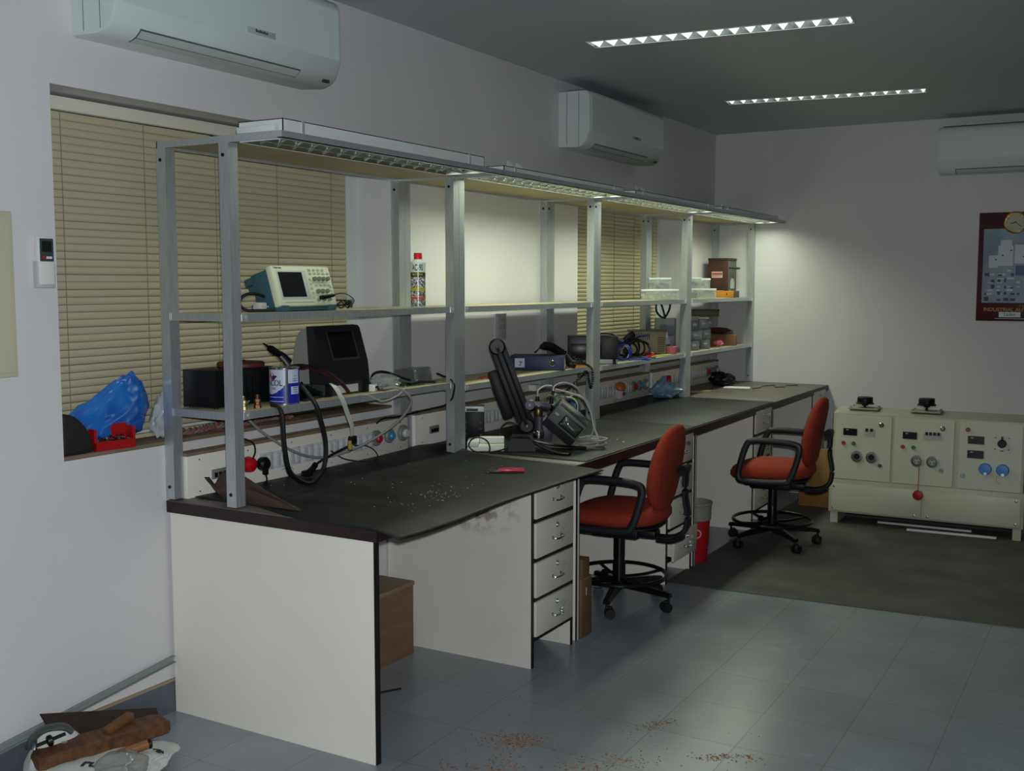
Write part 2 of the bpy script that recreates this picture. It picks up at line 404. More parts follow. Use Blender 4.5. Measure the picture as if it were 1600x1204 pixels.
# ------------------------------------------------------------------ aluminium rack bays
ANG = .045; TH = .004; XFp = .35; ZT = 2.097
rack_lab = ['aluminium angle rack bay carrying the oscilloscope and spray can, nearest the camera', 'aluminium rack bay with the blue lever arch file on its lower shelf',
            'aluminium rack bay with yellow papers on its lower shelf', 'aluminium rack bay against the far wall with the brown meter case']
LOW = [1.14, 1.12, 1.112, 1.112]; UP = 1.487
for k in range(4):
    y0, y1 = RB[k]+.001, RB[k+1]-.001
    t = thing('rack_bay', rack_lab[k], 'rack', (0, y0, .8), 0, 'aluminium rack bays'); L = y1-y0
    zt = ZT-.8
    for xo in (XFp, ANG):
        for yy in (0, L-ANG):
            m = MB(); zz = zt-.024
            m.prism([(xo-ANG, yy), (xo, yy), (xo, yy+ANG), (xo-TH, yy+ANG), (xo-TH, yy+TH), (xo-ANG, yy+TH)], (0, 0, .0055), (1, 0, 0), (0, 1, 0), (0, 0, zz-.0055))
            p = m.build('post', ALU, t)
            m = MB()
            for z in (zt-.065, .05): m.cyl((xo-ANG*.55, yy-.003, z), (xo-ANG*.55, yy+.001, z), .0065, n=8)
            if yy > 0 and k in (1, 2): m.cyl((xo, yy+ANG*.5, zt-.065), (xo+.003, yy+ANG*.5, zt-.065), .0065, n=8)
            m.build('bolt', BOLT, p)
    for nm, z in (('shelf', UP-.8), ('shelf', LOW[k]-.8)):
        m = MB(); m.box((.052, .0067, z-.012), (XFp-.0065, L-.0067, z), .001); s = m.build(nm, BOARD, t)
        m = MB(); e = .027
        m.box((XFp-.0055, ANG+.0005, z-e), (XFp-.0005, L-ANG-.0005, z+.0008)); m.box((XFp-.02, ANG+.0005, z-e), (XFp-.006, L-ANG-.0005, z-e+.003))
        m.box((.047, ANG+.0005, z-e), (.0505, L-ANG-.0005, z+.0008))
        m.box((.047, .0045, z-e), (XFp-.0062, .0065, z+.0008)); m.box((.052, L-.0065, z-e), (XFp-.0062, L-.0045, z+.0008))
        m.build('shelf_edge', ALU, s)
        m = MB()
        for yy in (ANG+.001, L-ANG-.03):
            m.box((XFp-.0005, yy, z-e), (XFp+.002, yy+.03, z-.002))
            m.cyl((XFp+.001, yy+.021, z-.013), (XFp+.004, yy+.021, z-.013), .004, n=8)
        m.build('bracket', BRK, s)
    m = MB(); m.box((.006, .005, zt-.014), (.372, L-.005, zt-.006)); cz = m.build('canopy_board', BOARD, t)
    m = MB(); e = .024
    m.box((.589, 0, zt-e), (.593, L, zt)); m.box((.573, 0, zt-e), (.593, L, zt-e+.003))
    m.box((.002, 0, zt-e), (.006, L, zt)); m.box((.002, 0, zt-e), (.589, .004, zt)); m.box((.002, L-.004, zt-e), (.589, L, zt))
    m.build('canopy_edge', ALU, cz)

# ------------------------------------------------------------------ workbenches and drawer pedestals
H = .8; BX = .964; LB = 1.47
bench_lab = ['white workbench nearest the camera, its brown-edged top under a loose black rubber mat', 'white workbench carrying the black arm stand, near red chair in front',
             'white workbench with orange-topped plug on its socket board, red bin under it', 'white workbench at the far wall with a bare grey top and black bag']
ped_lab = ['four-drawer white pedestal nearest the camera, scuffed side panel, keys in the locks', 'four-drawer white pedestal behind the near red chair, bottom drawer sagging out',
           'four-drawer white pedestal behind the far red chair', 'white drawer pedestal at the far wall end of the benches, mostly behind the far chair']
for k in range(4):
    y0 = k*LB
    t = thing('workbench', bench_lab[k], 'workbench', (0, y0, 0), 0, 'row of workbenches')
    m = MB(); m.box((.002, .001, H-.045), (BX, LB-.001, H), .002); m.mi = 1
    m.box((BX-.002, .001, H-.045), (BX+.001, LB-.001, H-.003), 0)
    if k == 0: m.box((.002, -.001, H-.045), (BX+.001, .002, H-.003))
    m.build('worktop', [mat('bare_worktop', '#6d655f', 0.45, col2='#5d5651', scale=5), TOPE], t)
    m = MB(); m.box((.016, .004, 0), (BX-.016, .028, H-.045)); p = m.build('end_panel', LAM, t)
    m = MB()
    if k == 0: m.box((BX-.016, .003, 0), (BX-.013, .029, H-.045))
    else:
        m.box((BX-.016, .001, 0), (BX-.010, .007, H-.045)); m.box((BX-.016, .024, 0), (BX-.010, .030, H-.045))
    m.build('edge_band', EDGE, p)
    if k > 0:
        m = MB(); m.box((BX-.0155, .007, 0), (BX-.0105, .024, H-.045)); m.build('edge_strip', WHITE, p)
    m = MB(); m.box((.20, .03, .08), (.218, LB-.02, H-.046)); m.build('back_panel', LAMW, t)
    # pedestal
    t = thing('drawer_pedestal', ped_lab[k], 'drawer unit', (0, y0+1.055, 0), 0, 'drawer pedestals')
    if k == 3: t.location.y = y0+1.02
    PW = .375; xb = .225; xf = BX-.008
    m = MB()
    m.box((xb, 0, 0), (xf-.004, .018, H-.0465)); m.box((xb, PW-.018, 0), (xf-.004, PW, H-.0465)); m.box((xb, .018, .10), (xb+.01, PW-.018, H-.05)); m.box((xb, .018, .112), (xf-.03, PW-.018, .124))
    m.build('carcass', [LAM if k else mat('scuffed_laminate', '#dad6cc', 0.45, var=0.05, scale=4)], t)
    m = MB(); fx0, fx1 = xf-.004, xf
    m.box((fx0, 0, 0), (fx1, .018, H-.0465)); m.box((fx0, PW-.018, 0), (fx1, PW, H-.0465))
    zs = [.131+i*.1655 for i in range(4)]; DH = .1475
    for z in [zs[0]-.018]+[zz+DH for zz in zs]: m.box((fx0, .018, z), (fx1, PW-.018, min(z+.018, H-.0465)))
    m.build('face_frame', EDGE, t)
    for i, z in enumerate(zs):
        m = MB(); dx = 0; rot = 0
        m.box((0, .0195, .001), (.014, PW-.0195, DH-.001), .001); m.box((-.3, .03, .012), (-.0005, PW-.03, .025))
        for yy in (.03, PW-.045): m.box((-.3, yy, .012), (-.0005, yy+.015, DH-.03))
        d = m.build('drawer', mat('drawer_front', '#dcd8c9', 0.45, var=0.03, scale=5), t)
        d.location = (xf-.003, 0, z)
        if k == 1 and i == 0: d.location = (xf+.022, 0, z-.010); d.rotation_euler = (0, R(2.0), 0)
        yc = PW*.5+.01
        m = MB(); zc = DH*.42; xo = .0135
        m.tube([(xo, yc-.035, zc), (xo+.018, yc-.035, zc-.002), (xo+.022, yc, zc-.004), (xo+.018, yc+.035, zc-.002), (xo, yc+.035, zc)], .0042, 8, 5)
        for yy in (-.035, .035): m.cyl((xo, yc+yy, zc), (xo+.003, yc+yy, zc), .0075, n=10)
        m.build('handle', CHROME, d)
        m = MB(); zk = DH*.76
        m.cyl((xo, yc, zk), (xo+.006, yc, zk), .011, n=14); m.cyl((xo+.006, yc, zk), (xo+.011, yc, zk), .007, n=12)
        m.build('lock', CHROME, d)
        if (k, i) != (3, 0):
            m = MB(); m.box((xo+.011, yc-.001, zk-.002), (xo+.03, yc+.001, zk+.002))
            m.cyl((xo+.031, yc-.0012, zk), (xo+.031, yc+.0012, zk), .0115, n=14)
            if i % 2 == 0:
                m.cyl((xo+.026, yc-.0012+.006, zk-.036), (xo+.026, yc+.0012+.006, zk-.036), .0115, n=14); m.box((xo+.024, yc+.005, zk-.066), (xo+.028, yc+.007, zk-.043))
            m.tube([(xo+.038, yc, zk-.003), (xo+.034, yc+.004, zk-.014), (xo+.026, yc+.006, zk-.027)], .001, 6, 4)
            m.build('key', CHROME, d)
# scuffs on the near pedestal's side: brown smears that belong to the panel
sc = MATS['scuffed_laminate']; nt = sc.node_tree; b = nt.nodes['Principled BSDF']
tc = nt.nodes.new('ShaderNodeTexCoord')
gm = nt.nodes.new('ShaderNodeMapping'); gm.vector_type = 'TEXTURE'; gm.inputs['Location'].default_value = (.64, 0, .655); gm.inputs['Scale'].default_value = (.30, 1, .13)
nt.links.new(tc.outputs['Object'], gm.inputs[0])
gr = nt.nodes.new('ShaderNodeTexGradient'); gr.gradient_type = 'SPHERICAL'; nt.links.new(gm.outputs[0], gr.inputs[0])
nz = nt.nodes.new('ShaderNodeTexNoise'); nz.inputs['Scale'].default_value = 17; nz.inputs['Detail'].default_value = 4; nt.links.new(tc.outputs['Object'], nz.inputs['Vector'])
rp = nt.nodes.new('ShaderNodeValToRGB'); rp.color_ramp.elements[0].position = .49; rp.color_ramp.elements[1].position = .58; nt.links.new(nz.outputs['Fac'], rp.inputs[0])
mu = nt.nodes.new('ShaderNodeMath'); mu.operation = 'MULTIPLY'; nt.links.new(gr.outputs['Fac'], mu.inputs[0]); nt.links.new(rp.outputs[0], mu.inputs[1])
mu2 = nt.nodes.new('ShaderNodeMath'); mu2.operation = 'MULTIPLY'; mu2.inputs[1].default_value = 1.35; mu2.use_clamp = True; nt.links.new(mu.outputs[0], mu2.inputs[0])
mx = nt.nodes.new('ShaderNodeMixRGB'); old = b.inputs['Base Color'].links[0].from_socket
nt.links.new(mu2.outputs[0], mx.inputs['Fac']); nt.links.new(old, mx.inputs[1]); mx.inputs[2].default_value = lin('#857260'); nt.links.new(mx.outputs[0], b.inputs['Base Color'])

# rubber mats on the benches
MATR = mat('bench_rubber_mat', '#141618', 0.5, col2='#282b29', scale=3.2, stretch=(1.0, 2.2, 1), bump=0.05, bscale=200, spec=.22)
m = MB(); NX, NY = 44, 60; g = []
for i in range(NX+1):
    row = []
    for j in range(NY+1):
        s, u = i/NX, j/NY
        x = .072+(1.075-.072)*s + .05*u*s
        ys = .075 if x < .36 else .075-.10*min(1, (x-.36)/.3)
        ye = 1.52-.14*s
        y = ys+(ye-ys)*u
        z = .0055
        if x > .965: z -= (.20*(x-.965)**1.15)*(0.85+.35*math.sin(u*9))*max(.1, 1.5-u*1.9)
        a = max(0, (.40-x)/.32)*max(0, (.26-y)/.20)
        z += 0*a
        z += .032*math.exp(-((x-.24)/.14)**2-((y-1.50)/.09)**2)
        z += .004*max(0, noise.noise(Vector((x*5, y*5, 3))))*(x < .93)
        row.append(m._v((x, y, H+max(z, .0045) if x < .965 else H+z)))
    g.append(row)
for i in range(NX):
    for j in range(NY): m.face([g[i][j], g[i+1][j], g[i+1][j+1], g[i][j+1]])
o = m.build('rubber_bench_mat', MATR); sm = o.modifiers.new('thickness', 'SOLIDIFY'); sm.thickness = .004; sm.offset = -1
m = MB()
up_ = [(.132, .087), (.176, .063), (.225, .114), (.316, .111), (.424, .068), (.579, .012)]; lo_ = [(.136, .080), (.184, .033), (.237, .012), (.324, .006), (.446, .006), (.579, .006)]
UP_ = curve([(x, .066, H+z) for x, z in up_], 4); LO_ = curve([(x, .072, H+z) for x, z in lo_], 4)
a_ = [m._v(p) for p in UP_]; c_ = [m._v(p.lerp(q, .5)+Vector((0, .018, 0))) for p, q in zip(UP_, LO_)]; b_ = [m._v(p) for p in LO_]
for r0, r1 in ((a_, c_), (c_, b_)):
    for i in range(len(r0)-1): m.face([r0[i], r0[i+1], r1[i+1], r1[i]])
fl_ = m.build('curled_corner', mat('mat_underside', '#4a3830', 0.6, col2='#3c2d27', scale=12), o); sm = fl_.modifiers.new('thickness', 'SOLIDIFY'); sm.thickness = .003
tag(o, 'loose black rubber mat on the nearest workbench, overhanging the front edge', 'bench mat', 'rubber mats on the worktops')
for k, lab in ((1, 'black rubber mat lying flat under the black arm stand'), (2, 'black rubber mat lying flat before the orange-topped plug')):
    m = MB(); m.box((.065, k*LB+(.07 if k == 1 else .004), H+.0005), (BX-.003, k*LB+LB-.006, H+.005), .001)
    tag(m.build('rubber_bench_mat', MATR), lab, 'bench mat', 'rubber mats on the worktops')

# ------------------------------------------------------------------ socket boards along the wall
SOCK = mat('clear_socket_cover', '#d3d5d6', 0.2, coat=0.4, col2='#c0c3c5', scale=60)
tl = ['long white socket board with grey hanging cables before it, nearest the camera', 'white socket board behind the black arm stand', 'white socket board with the orange-topped plug', 'white socket board ending at the far wall behind the black bag']
TR = []
for k in range(4):
    y0 = RB[k]+.05; L = RB[k+1]-y0-.012
    t = thing('socket_board', tl[k], 'socket board', (0, y0, H), 0, 'socket boards'); TR.append(t)
    m = MB(); m.box((.002, 0, .0005), (.06, L, .158), .001); m.build('casing', LAM, t)
    m = MB(); m.box((.002, -.001, .158), (.062, L, .170)); m.build('top_board', WOODB, t)
    m = MB()
    for j in range(6):
        for z in (.02, .14): m.cyl((.06, .06+j*(L-.12)/5, z), (.0615, .06+j*(L-.12)/5, z), .003, n=6)
    m.build('screws', BOLT, t)
    m = MB(); m.box((.06, .12, .055), (.066, .20, .092), .001); p = m.build('breaker', GREYP, t)
    m = MB()
    for j in range(3): m.box((.066, .13+j*.022, .062), (.073, .142+j*.022, .080), .001)
    m.build('toggle', BLK, p)
    for j in range(9):
        ya = .375+j*.083
        m = MB(); m.box((.06, ya, .046), (.066, ya+.079, .118), .002); m.box((.066, ya+.008, .056), (.070, ya+.036, .108), .002); m.box((.066, ya+.044, .056), (.071, ya+.070, .108), .002)
        for z in (.051, .113): m.cyl((.066, ya+.06, z), (.067, ya+.06, z), .0018, n=6)
        m.build('socket', SOCK, t)
    for ya, c, r in ((1.135, '#b4201c', .036), (1.235, '#3f86b8', .034), (1.345, '#c9cac8', .038)):
        m = MB(); m.lathe([(r, 0), (r, .014), (r*.86, .02), (.001, .02)], (.06, ya, .088), (1, 0, 0)); p = m.build('round_socket', GREYP, t)
        m = MB(); m.lathe([(r*.55, .019), (r*.55, .030), (r*.42, .036), (.001, .036)], (.06, ya, .088), (1, 0, 0)); m.build('cap', mat('cap_'+c[1:], c, 0.35), p)

# ------------------------------------------------------------------ split air conditioners
ACM = mat('air_conditioner_plastic', '#ccd6d3', 0.38); ACD = mat('air_conditioner_slot', '#5e6466', 0.5); ACV = mat('air_conditioner_vane', '#bcc6c2', 0.4)
def make_ac(label, loc, rz, L):
    t = thing('air_conditioner', label, 'air conditioner', loc, rz, 'split air conditioners')
    def arc(c, r, a0, a1, n): return [(c[0]+r*math.cos(R(a0+(a1-a0)*i/n)), c[1]+r*math.sin(R(a0+(a1-a0)*i/n))) for i in range(n+1)]
    # profile: local x = out from the wall, z up; body runs along local y 0..L
    body = [(.001, .005), (.105, 0)] + arc((.115, .085), .085, -88, -28, 6) + [(.212, .10)] + arc((.172, .30), .036, 0, 90, 5) + [(.12, .338), (.001, .338)]
    m = MB(); n = len(body)
    e = .012; rings = []
    for y, k in ((0, .965), (e, 1.0), (L-e, 1.0), (L, .965)):
        cx, cz = .10, .17
        rings.append([m._v((.001 if x < .002 else cx+(x-cx)*k, y, cz+(z-cz)*k)) for x, z in body])
    m.skin(rings); m.build('casing', ACM, t)
    m = MB(); m.prism([(.2125, .098), (.2145, .104), (.2115, .296), (.2085, .296)], (0, .02, 0), (1, 0, 0), (0, 0, 1), (0, L-.04, 0)); m.build('front_panel', ACM, t)
    for xx_ in (.055, .135):
        m = MB(); m.box((xx_-.0012, -.0008, .02), (xx_+.0012, .001, .325)); m.build('side_seam', ACD, t)
    m = MB(); m.box((.05, .03, .3385), (.17, L-.03, .341)); m.mi = 0
    for j in range(8): m.box((.055+j*.014, .03, .341), (.059+j*.014, L-.03, .345))
    m.build('intake_grille', ACD, t)
    # outlet slot along the curved lower front, with two long vanes
    def pt(a, r=.0855): return (.115+r*math.cos(R(a)), .085+r*math.sin(R(a)))
    m = MB(); y0, y1 = .12, L-.22
    sl = [pt(a, .0862) for a in (-84, -74, -64, -54, -44, -36)]
    for (xa, za), (xb, zb) in zip(sl, sl[1:]): m.poly([(xa, y0, za), (xa, y1, za), (xb, y1, zb), (xb, y0, zb)])
    m.build('outlet', ACD, t)
    for a0, a1 in ((-80, -63), (-60, -40)):
        m = MB(); p = [pt(a, .0885) for a in (a0, (a0+a1)/2, a1)] + [pt(a, .0868) for a in (a1, (a0+a1)/2, a0)]
        m.prism(p, (0, y0+.006, 0), (1, 0, 0), (0, 0, 1), (0, y1-y0-.012, 0)); m.build('vane', ACV, t)
    m = MB(); m.box((.2135, L*.5+.02, .112), (.2165, L*.5+.17, .134), .001); p = m.build('badge', mat('badge_silver', '#a9b3b2', 0.4), t)
    m = MB()
    for j in range(9): m.box((.2165, L*.5+.062+j*.0075, .120), (.217, L*.5+.0675+j*.0075, .120+(.008 if j % 3 else .011)))
    m.build('badge_lettering', DGREY, p)
    m = MB(); x, z = pt(-48, .0868); m.box((x-.006, L-.075, z-.010), (x+.006, L-.04, z+.003), .001); m.build('receiver_window', DGREY, t)
    return t
make_ac('white split air conditioner above the near window, cut by the top of the picture', (0, -.335, 2.392), 0, 1.13)
make_ac('white split air conditioner on the wall above the middle of the rack', (0, 3.105, 2.400), 0, 1.15)
make_ac('white split air conditioner on the far wall above the poster', (1.75, YF, 2.385), -PI/2, 1.10).location = (1.75, YF, 2.385)
ac3 = [o for o in C.objects if o.name.startswith('air_conditioner') and o.type == 'EMPTY'][2]
ac3.rotation_euler = (0, 0, -PI/2)    # local x -> -y, local y -> +x

# ------------------------------------------------------------------ poster with clock on the far wall
MAR = mat('maroon_frame', '#47141f', 0.4); PIC = mat('poster_picture', '#5d7a8b', 0.35, col2='#8ea4ae', scale=3)
t = thing('poster', 'maroon framed industrial equipment poster on the far wall behind the cream control desk', 'poster', (2.025, YF, 1.325), 0)
PWD, PHT = .72, .785
m = MB(); m.box((0, -.012, 0), (PWD, -.001, PHT), .002); m.build('mount_board', MAR, t)
m = MB(); m.box((.035, -.0135, .132), (PWD-.035, -.012, PHT-.118)); m.build('picture', PIC, t)
bw = mat('poster_white', '#c6cdd2', 0.4); bg = mat('poster_dark', '#1c2a3a', 0.4); bb = mat('poster_blue', '#2a4a7c', 0.4)
def fl(m, x0, z0, x1, z1, y): m.box((x0, y-.0004, z0), (x1, y, z1))
m = MB()
for x0, z0, x1, z1 in ((.075, .385, .135, .475), (.135, .40, .235, .545), (.150, .545, .225, .585), (.245, .415, .33, .55), (.34, .42, .44, .60), (.46, .40, .55, .57), (.57, .38, .66, .50)): fl(m, x0, z0, x1, z1, -.0135)
for j in range(7):
    for i in range(9): 
        if rnd.random() < .6: fl(m, .07+i*.065, .19+j*.028, .07+i*.065+rnd.uniform(.02, .055), .19+j*.028+rnd.uniform(.006, .014), -.0135)
m.build('printed_cabinets', bw, t)
m = MB()
for j in range(5):
    for i in range(14):
        if rnd.random() < .62: fl(m, .05+i*.044, .145+j*.045, .05+i*.044+rnd.uniform(.012, .035), .145+j*.045+rnd.uniform(.012, .03), -.0139)
for x, z in ((.115, .44), (.215, .505), (.16, .47), (.30, .46)): fl(m, x, z, x+.012, z+.01, -.0139)
m.build('printed_parts', bg, t)
m = MB(); fl(m, .255, .33, .33, .40, -.0139); fl(m, .35, .34, .47, .39, -.0139); m.build('printed_blue', bb, t)
YEL = mat('poster_yellow', '#b98a28', 0.5)
text('Complete Range of', 'caption', .026, YEL, t, (PWD/2+.03, -.0125, .112), (PI/2, 0, 0))
text('INDUSTRIAL AUTOMATION', 'title', .036, YEL, t, (.05, -.0125, .082), (PI/2, 0, 0), align='LEFT', bold=.0006, sx=1.02)
m = MB(); m.box((.155, -.0135, .028), (.30, -.012, .066)); p = m.build('name_plate', bw, t)
text('Lader', 'plate_lettering', .034, bg, t, (.2275, -.0137, .047), (PI/2, R(0), 0))
m = MB(); m.box((.13, -.0128, .016), (.40, -.012, .019)); m.build('printed_rule', bw, t)
t = thing('wall_clock', 'round gold-rimmed clock at the top of the maroon poster', 'clock', (2.268, YF-.013, 2.035), 0)
m = MB(); m.lathe([(.078, 0), (.080, .008), (.076, .018), (.068, .020), (.068, .010)], axis=(0, -1, 0), n=36, cap=True); m.build('rim', mat('gold_rim', '#b08d3c', 0.25, 0.9), t)
m = MB(); m.lathe([(.067, .0), (.067, .0125), (.001, .0125)], axis=(0, -1, 0), n=32); f = m.build('dial', mat('clock_dial', '#b7b49a', 0.5), t)
m = MB()
for j in range(12):
    a = 2*PI*j/12; m.M = Matrix.Rotation(a, 4, 'Y'); m.box((-.0012, -.0132, .052), (.0012, -.0126, .061))
m.M = None; m.build('hour_marks', BLK, f)
for nm, a, l, wd in (('hour_hand', -105, .034, .003), ('minute_hand', 128, .05, .002)):
    m = MB(); m.M = Matrix.Rotation(R(a), 4, 'Y'); m.box((-wd, -.0142, -.008), (wd, -.0134, l)); m.M = None; m.build(nm, BLK, t)

# ------------------------------------------------------------------ left wall fittings
t = thing('remote_control', 'white air conditioner remote in its wall holder left of the near window', 'remote control', (0.0, -.486, 1.578), 0)
m = MB(); m.box((.001, -.034, 0), (.024, .034, .085), .004); m.build('holder', mat('holder_grey', '#b9bfc0', 0.45), t)
m = MB(); m.box((.006, -.029, .01), (.028, .029, .165), .005); b_ = m.build('body', WHITE, t)
m = MB(); m.box((.028, -.025, .085), (.029, .025, .158)); m.build('display_panel', mat('remote_panel', '#3c4a4c', 0.3), b_)
m = MB(); m.box((.029, -.018, .115), (.0295, .018, .150)); m.build('screen', mat('lcd_dark', '#1d2422', 0.2), b_)
for yy, c in ((-.012, RED), (.002, WHITE), (.013, WHITE)):
    m = MB(); m.box((.029, yy-.005, .093), (.031, yy+.005, .101), .001); m.build('button', c, b_)
t = thing('wall_cabinet', 'beige metal wall box at the left edge of the picture, left of the remote', 'wall box', (0, -.84, 1.30), 0)
m = MB(); m.box((.001, -.24, 0), (.022, .24, .515), .004); m.build('case', mat('beige_enamel', '#c9c4aa', 0.45), t)
m = MB(); m.box((.022, -.225, .015), (.027, .225, .50), .003); m.build('door', mat('beige_enamel_door', '#cbc6ae', 0.45), t)
m = MB(); d = Vector((0, 1, .1035)).normalized()
m.M = Matrix.Translation((0.0135, -1.80, .004)) @ Matrix.Rotation(math.atan(.1035), 4, 'X')
m.box((0, 0, 0), (.003, 1.81, .026)); m.box((0, 0, 0), (.014, 1.81, .003)); m.box((0, 0, .023), (.014, 1.81, .026)); m.M = None
tag(m.build('metal_channel', mat('grey_green_metal', '#8f9a97', 0.5, 0.3)), 'long grey metal channel leaning along the left wall just above the baseboard', 'metal channel')
t = thing('wall_socket_strip', 'grey vertical socket strip on the wall behind the black arm', 'wall sockets', (0, 2.405, 1.285), 0)
m = MB(); m.box((.001, -.06, 0), (.012, .06, .145), .002); m.build('backplate', mat('strip_grey', '#b3b1b6', 0.5), t)
for j in range(3):
    m = MB(); m.box((.012, -.04, .012+j*.043), (.016, .04, .046+j*.043), .002); m.build('socket', mat('strip_grey2', '#a3a1a6', 0.5), t)

# ------------------------------------------------------------------ red swivel chairs
FAB = mat('red_chair_fabric', '#96331b', 0.9, col2='#892b17', scale=40, bump=0.12, bscale=500)
GREYB = mat('chair_black_plastic', '#1d1f24', 0.45)
CHB = mat('chair_black_enamel', '#0e0e10', 0.28)
def pad(m, a, b, h, z0, n=2.6, dome=.018, N=40):
    """rounded cushion: super-ellipse outline, half sizes a, b, thickness h"""
    prof = [(.80, 0), (.94, h*.10), (1.0, h*.35), (1.0, h*.62), (.95, h*.86), (.82, h*.97), (.5, h+dome*.7), (.2, h+dome)]
    rings = []
    for k, z in prof:
        r = []
        for i in range(N):
            th = 2*PI*i/N; c, s = math.cos(th), math.sin(th)
            r.append(m._v((a*k*math.copysign(abs(c)**(2/n), c), b*k*math.copysign(abs(s)**(2/n), s), z0+z)))
        rings.append(r)
    m.skin(rings)
def make_chair(label):
    t = thing('swivel_chair', label, 'chair', (0, 0, 0), 0, 'red swivel chairs')
    m = MB(); pad(m, .25, .235, .085, .425); o = m.build('seat', FAB, t, sharp=1.2)
    for v in o.data.vertices:                                  # waterfall front edge, slightly raised rear
        v.co.z += -.030*max(0, (v.co.x-.08)/.17)**2 + .008*max(0, (-v.co.x-.05)/.2)
    m = MB(); pad(m, .225, .205, .020, .408, dome=0); m.build('seat_shell', GREYB, t)
    # backrest: cushion stood up, faces +x
    m = MB()
    pad(m, .215, .205, .062, 0, n=2.3, dome=.006)
    T = Matrix.Translation((-.285, 0, .70)) @ Matrix.Rotation(R(-10), 4, 'Y') @ Matrix.Rotation(PI/2, 4, 'Y')
    for v in m.bm.verts:
        p = v.co.copy(); p.z += .55*p.y*p.y + .25*max(0, -p.x)**2*0 ; p.y *= 1 - .10*max(0, -p.x)/.215
        v.co = T @ p
    m.build('backrest', FAB, t, sharp=1.2)
    m = MB(); m.tube([(-.02, 0, .372), (-.16, 0, .360), (-.27, 0, .362), (-.335, 0, .40), (-.350, 0, .48), (-.335, 0, .58), (-.338, 0, .70)], .014, 10, 6, flat=2.3, up=(0, 0, 1))
    m.build('back_bar', GREYB, t)
    m = MB(); m.cyl((-.325, -.035, .70), (-.325, .035, .70), .026, n=16); m.cyl((-.330, -.075, .705), (-.330, -.035, .705), .013, n=12)
    m.build('back_pivot', BLK, t)
    m = MB(); m.tube([(-.20, .0, .35), (-.27, .0, .350), (-.325, 0, .375)], .020, 10, 5, flat=1.8, up=(0, 0, 1)); m.build('bar_bracket', BLK, t)
    for s in (-1, 1):
        y = s*.265
        m = MB(); m.tube([(-.11, y, .428), (.10, y, .422), (.150, y, .445), (.135, y, .54), (.105, y, .635), (.07, y, .665), (-.05, y, .668), (-.17, y, .660), (-.205, y, .632), (-.19, y, .55), (-.155, y, .455)], .0165, 10, 6, flat=1.15, closed=True, up=(0, 1, 0)); m.build('armrest', GREYB, t)
        m = MB(); m.box((-.06, s*.14, .405), (.06, s*.268, .418), .004); m.build('arm_bracket', GREYB, t)
    m = MB(); m.box((-.12, -.075, .345), (.13, .075, .408), .014); m.box((-.20, -.045, .350), (-.08, .045, .392), .012); m.build('tilt_mechanism', BLK, t)
    m = MB(); m.cyl((.09, -.075, .375), (.115, -.20, .37), .008, n=8); m.lathe([(.018, 0), (.024, .012), (.024, .04), (.016, .052), (.001, .052)], (.13, 0, .375), (1, 0, -.1), 14); m.build('tilt_knob', BLK, t)
    m = MB(); m.lathe([(.028, .25), (.028, .345)], n=18); m.lathe([(.015, .16), (.015, .25)], n=16); m.build('gas_column', CHROME, t)
    m = MB(); m.lathe([(.030, .085), (.033, .10), (.031, .20), (.026, .235), (.0155, .236)], n=18); m.lathe([(.0285, .235), (.0285, .345)], n=18); m.build('column_sleeve', CHB, t)
    m = MB(); m.cyl((.02, .03, .165), (.045, .07, .165), .006, n=8); m.lathe([(.016, 0), (.02, .006), (.02, .016), (.001, .02)], (.045, .07, .165), (.5, .86, 0), 12); m.build('ring_knob', BLK, t)
    # foot ring on spokes
    m = MB(); m.tube([(.235*math.cos(2*PI*i/24), .235*math.sin(2*PI*i/24), .150) for i in range(24)], .0095, 10, 2, closed=True, up=(0, 0, 1)); fr = m.build('foot_ring', CHB, t)
    for i in range(4):
        a = PI/4+i*PI/2; c, s = math.cos(a), math.sin(a)
        m = MB(); m.tube([(.03*c, .03*s, .135), (.13*c, .13*s, .135), (.235*c, .235*s, .148)], .007, 8, 5); m.build('spoke', CHB, fr)
    for i in range(5):
        a = 2*PI*i/5+R(26); c, s = math.cos(a), math.sin(a)
        m = MB(); rs = []
        for r, z, wd, hh in ((.018, .105, .026, .022), (.12, .098, .023, .018), (.24, .088, .018, .013), (.288, .082, .016, .011)):
            rs.append([m._v((r*c-q*wd*s, r*s+q*wd*c, z+w_*hh)) for q, w_ in ((-1, -.8), (1, -.8), (1, .5), (.5, 1), (-.5, 1), (-1, .5))])
        m.skin(rs); lg = m.build('leg', CHB, t)
        x, y = .278*c, .278*s; b2 = a+rnd.uniform(-1.5, 1.5); cc, ss = math.cos(b2), math.sin(b2)
        m = MB(); m.cyl((x, y, .05), (x, y, .085), .007, n=8)
        px_, py_ = x-.014*cc, y-.014*ss
        for q in (-1, 1):
            m.cyl((px_-ss*q*.006, py_+cc*q*.006, .0275), (px_-ss*q*.023, py_+cc*q*.023, .0275), .027, .024, n=18)
        m.box((px_-.012, py_-.012, .035), (px_+.012, py_+.012, .060), .004)
        m.build('caster', BLKR, lg)
    return t
ch = make_chair('red fabric swivel chair with black arms, nearer one, tucked before the second workbench')
ch.location = (.875, 2.105, 0); ch.rotation_euler = (0, 0, math.atan2(-.076, -.995))
ch2 = dup_at(ch, (1.175, 3.71, .0045), R(180+4), 'farther red fabric swivel chair, on the dark floor mat near the cream desk')

for c_ in ch2.children:
    if c_.name.startswith('leg'): c_.rotation_euler = (0, 0, R(33))

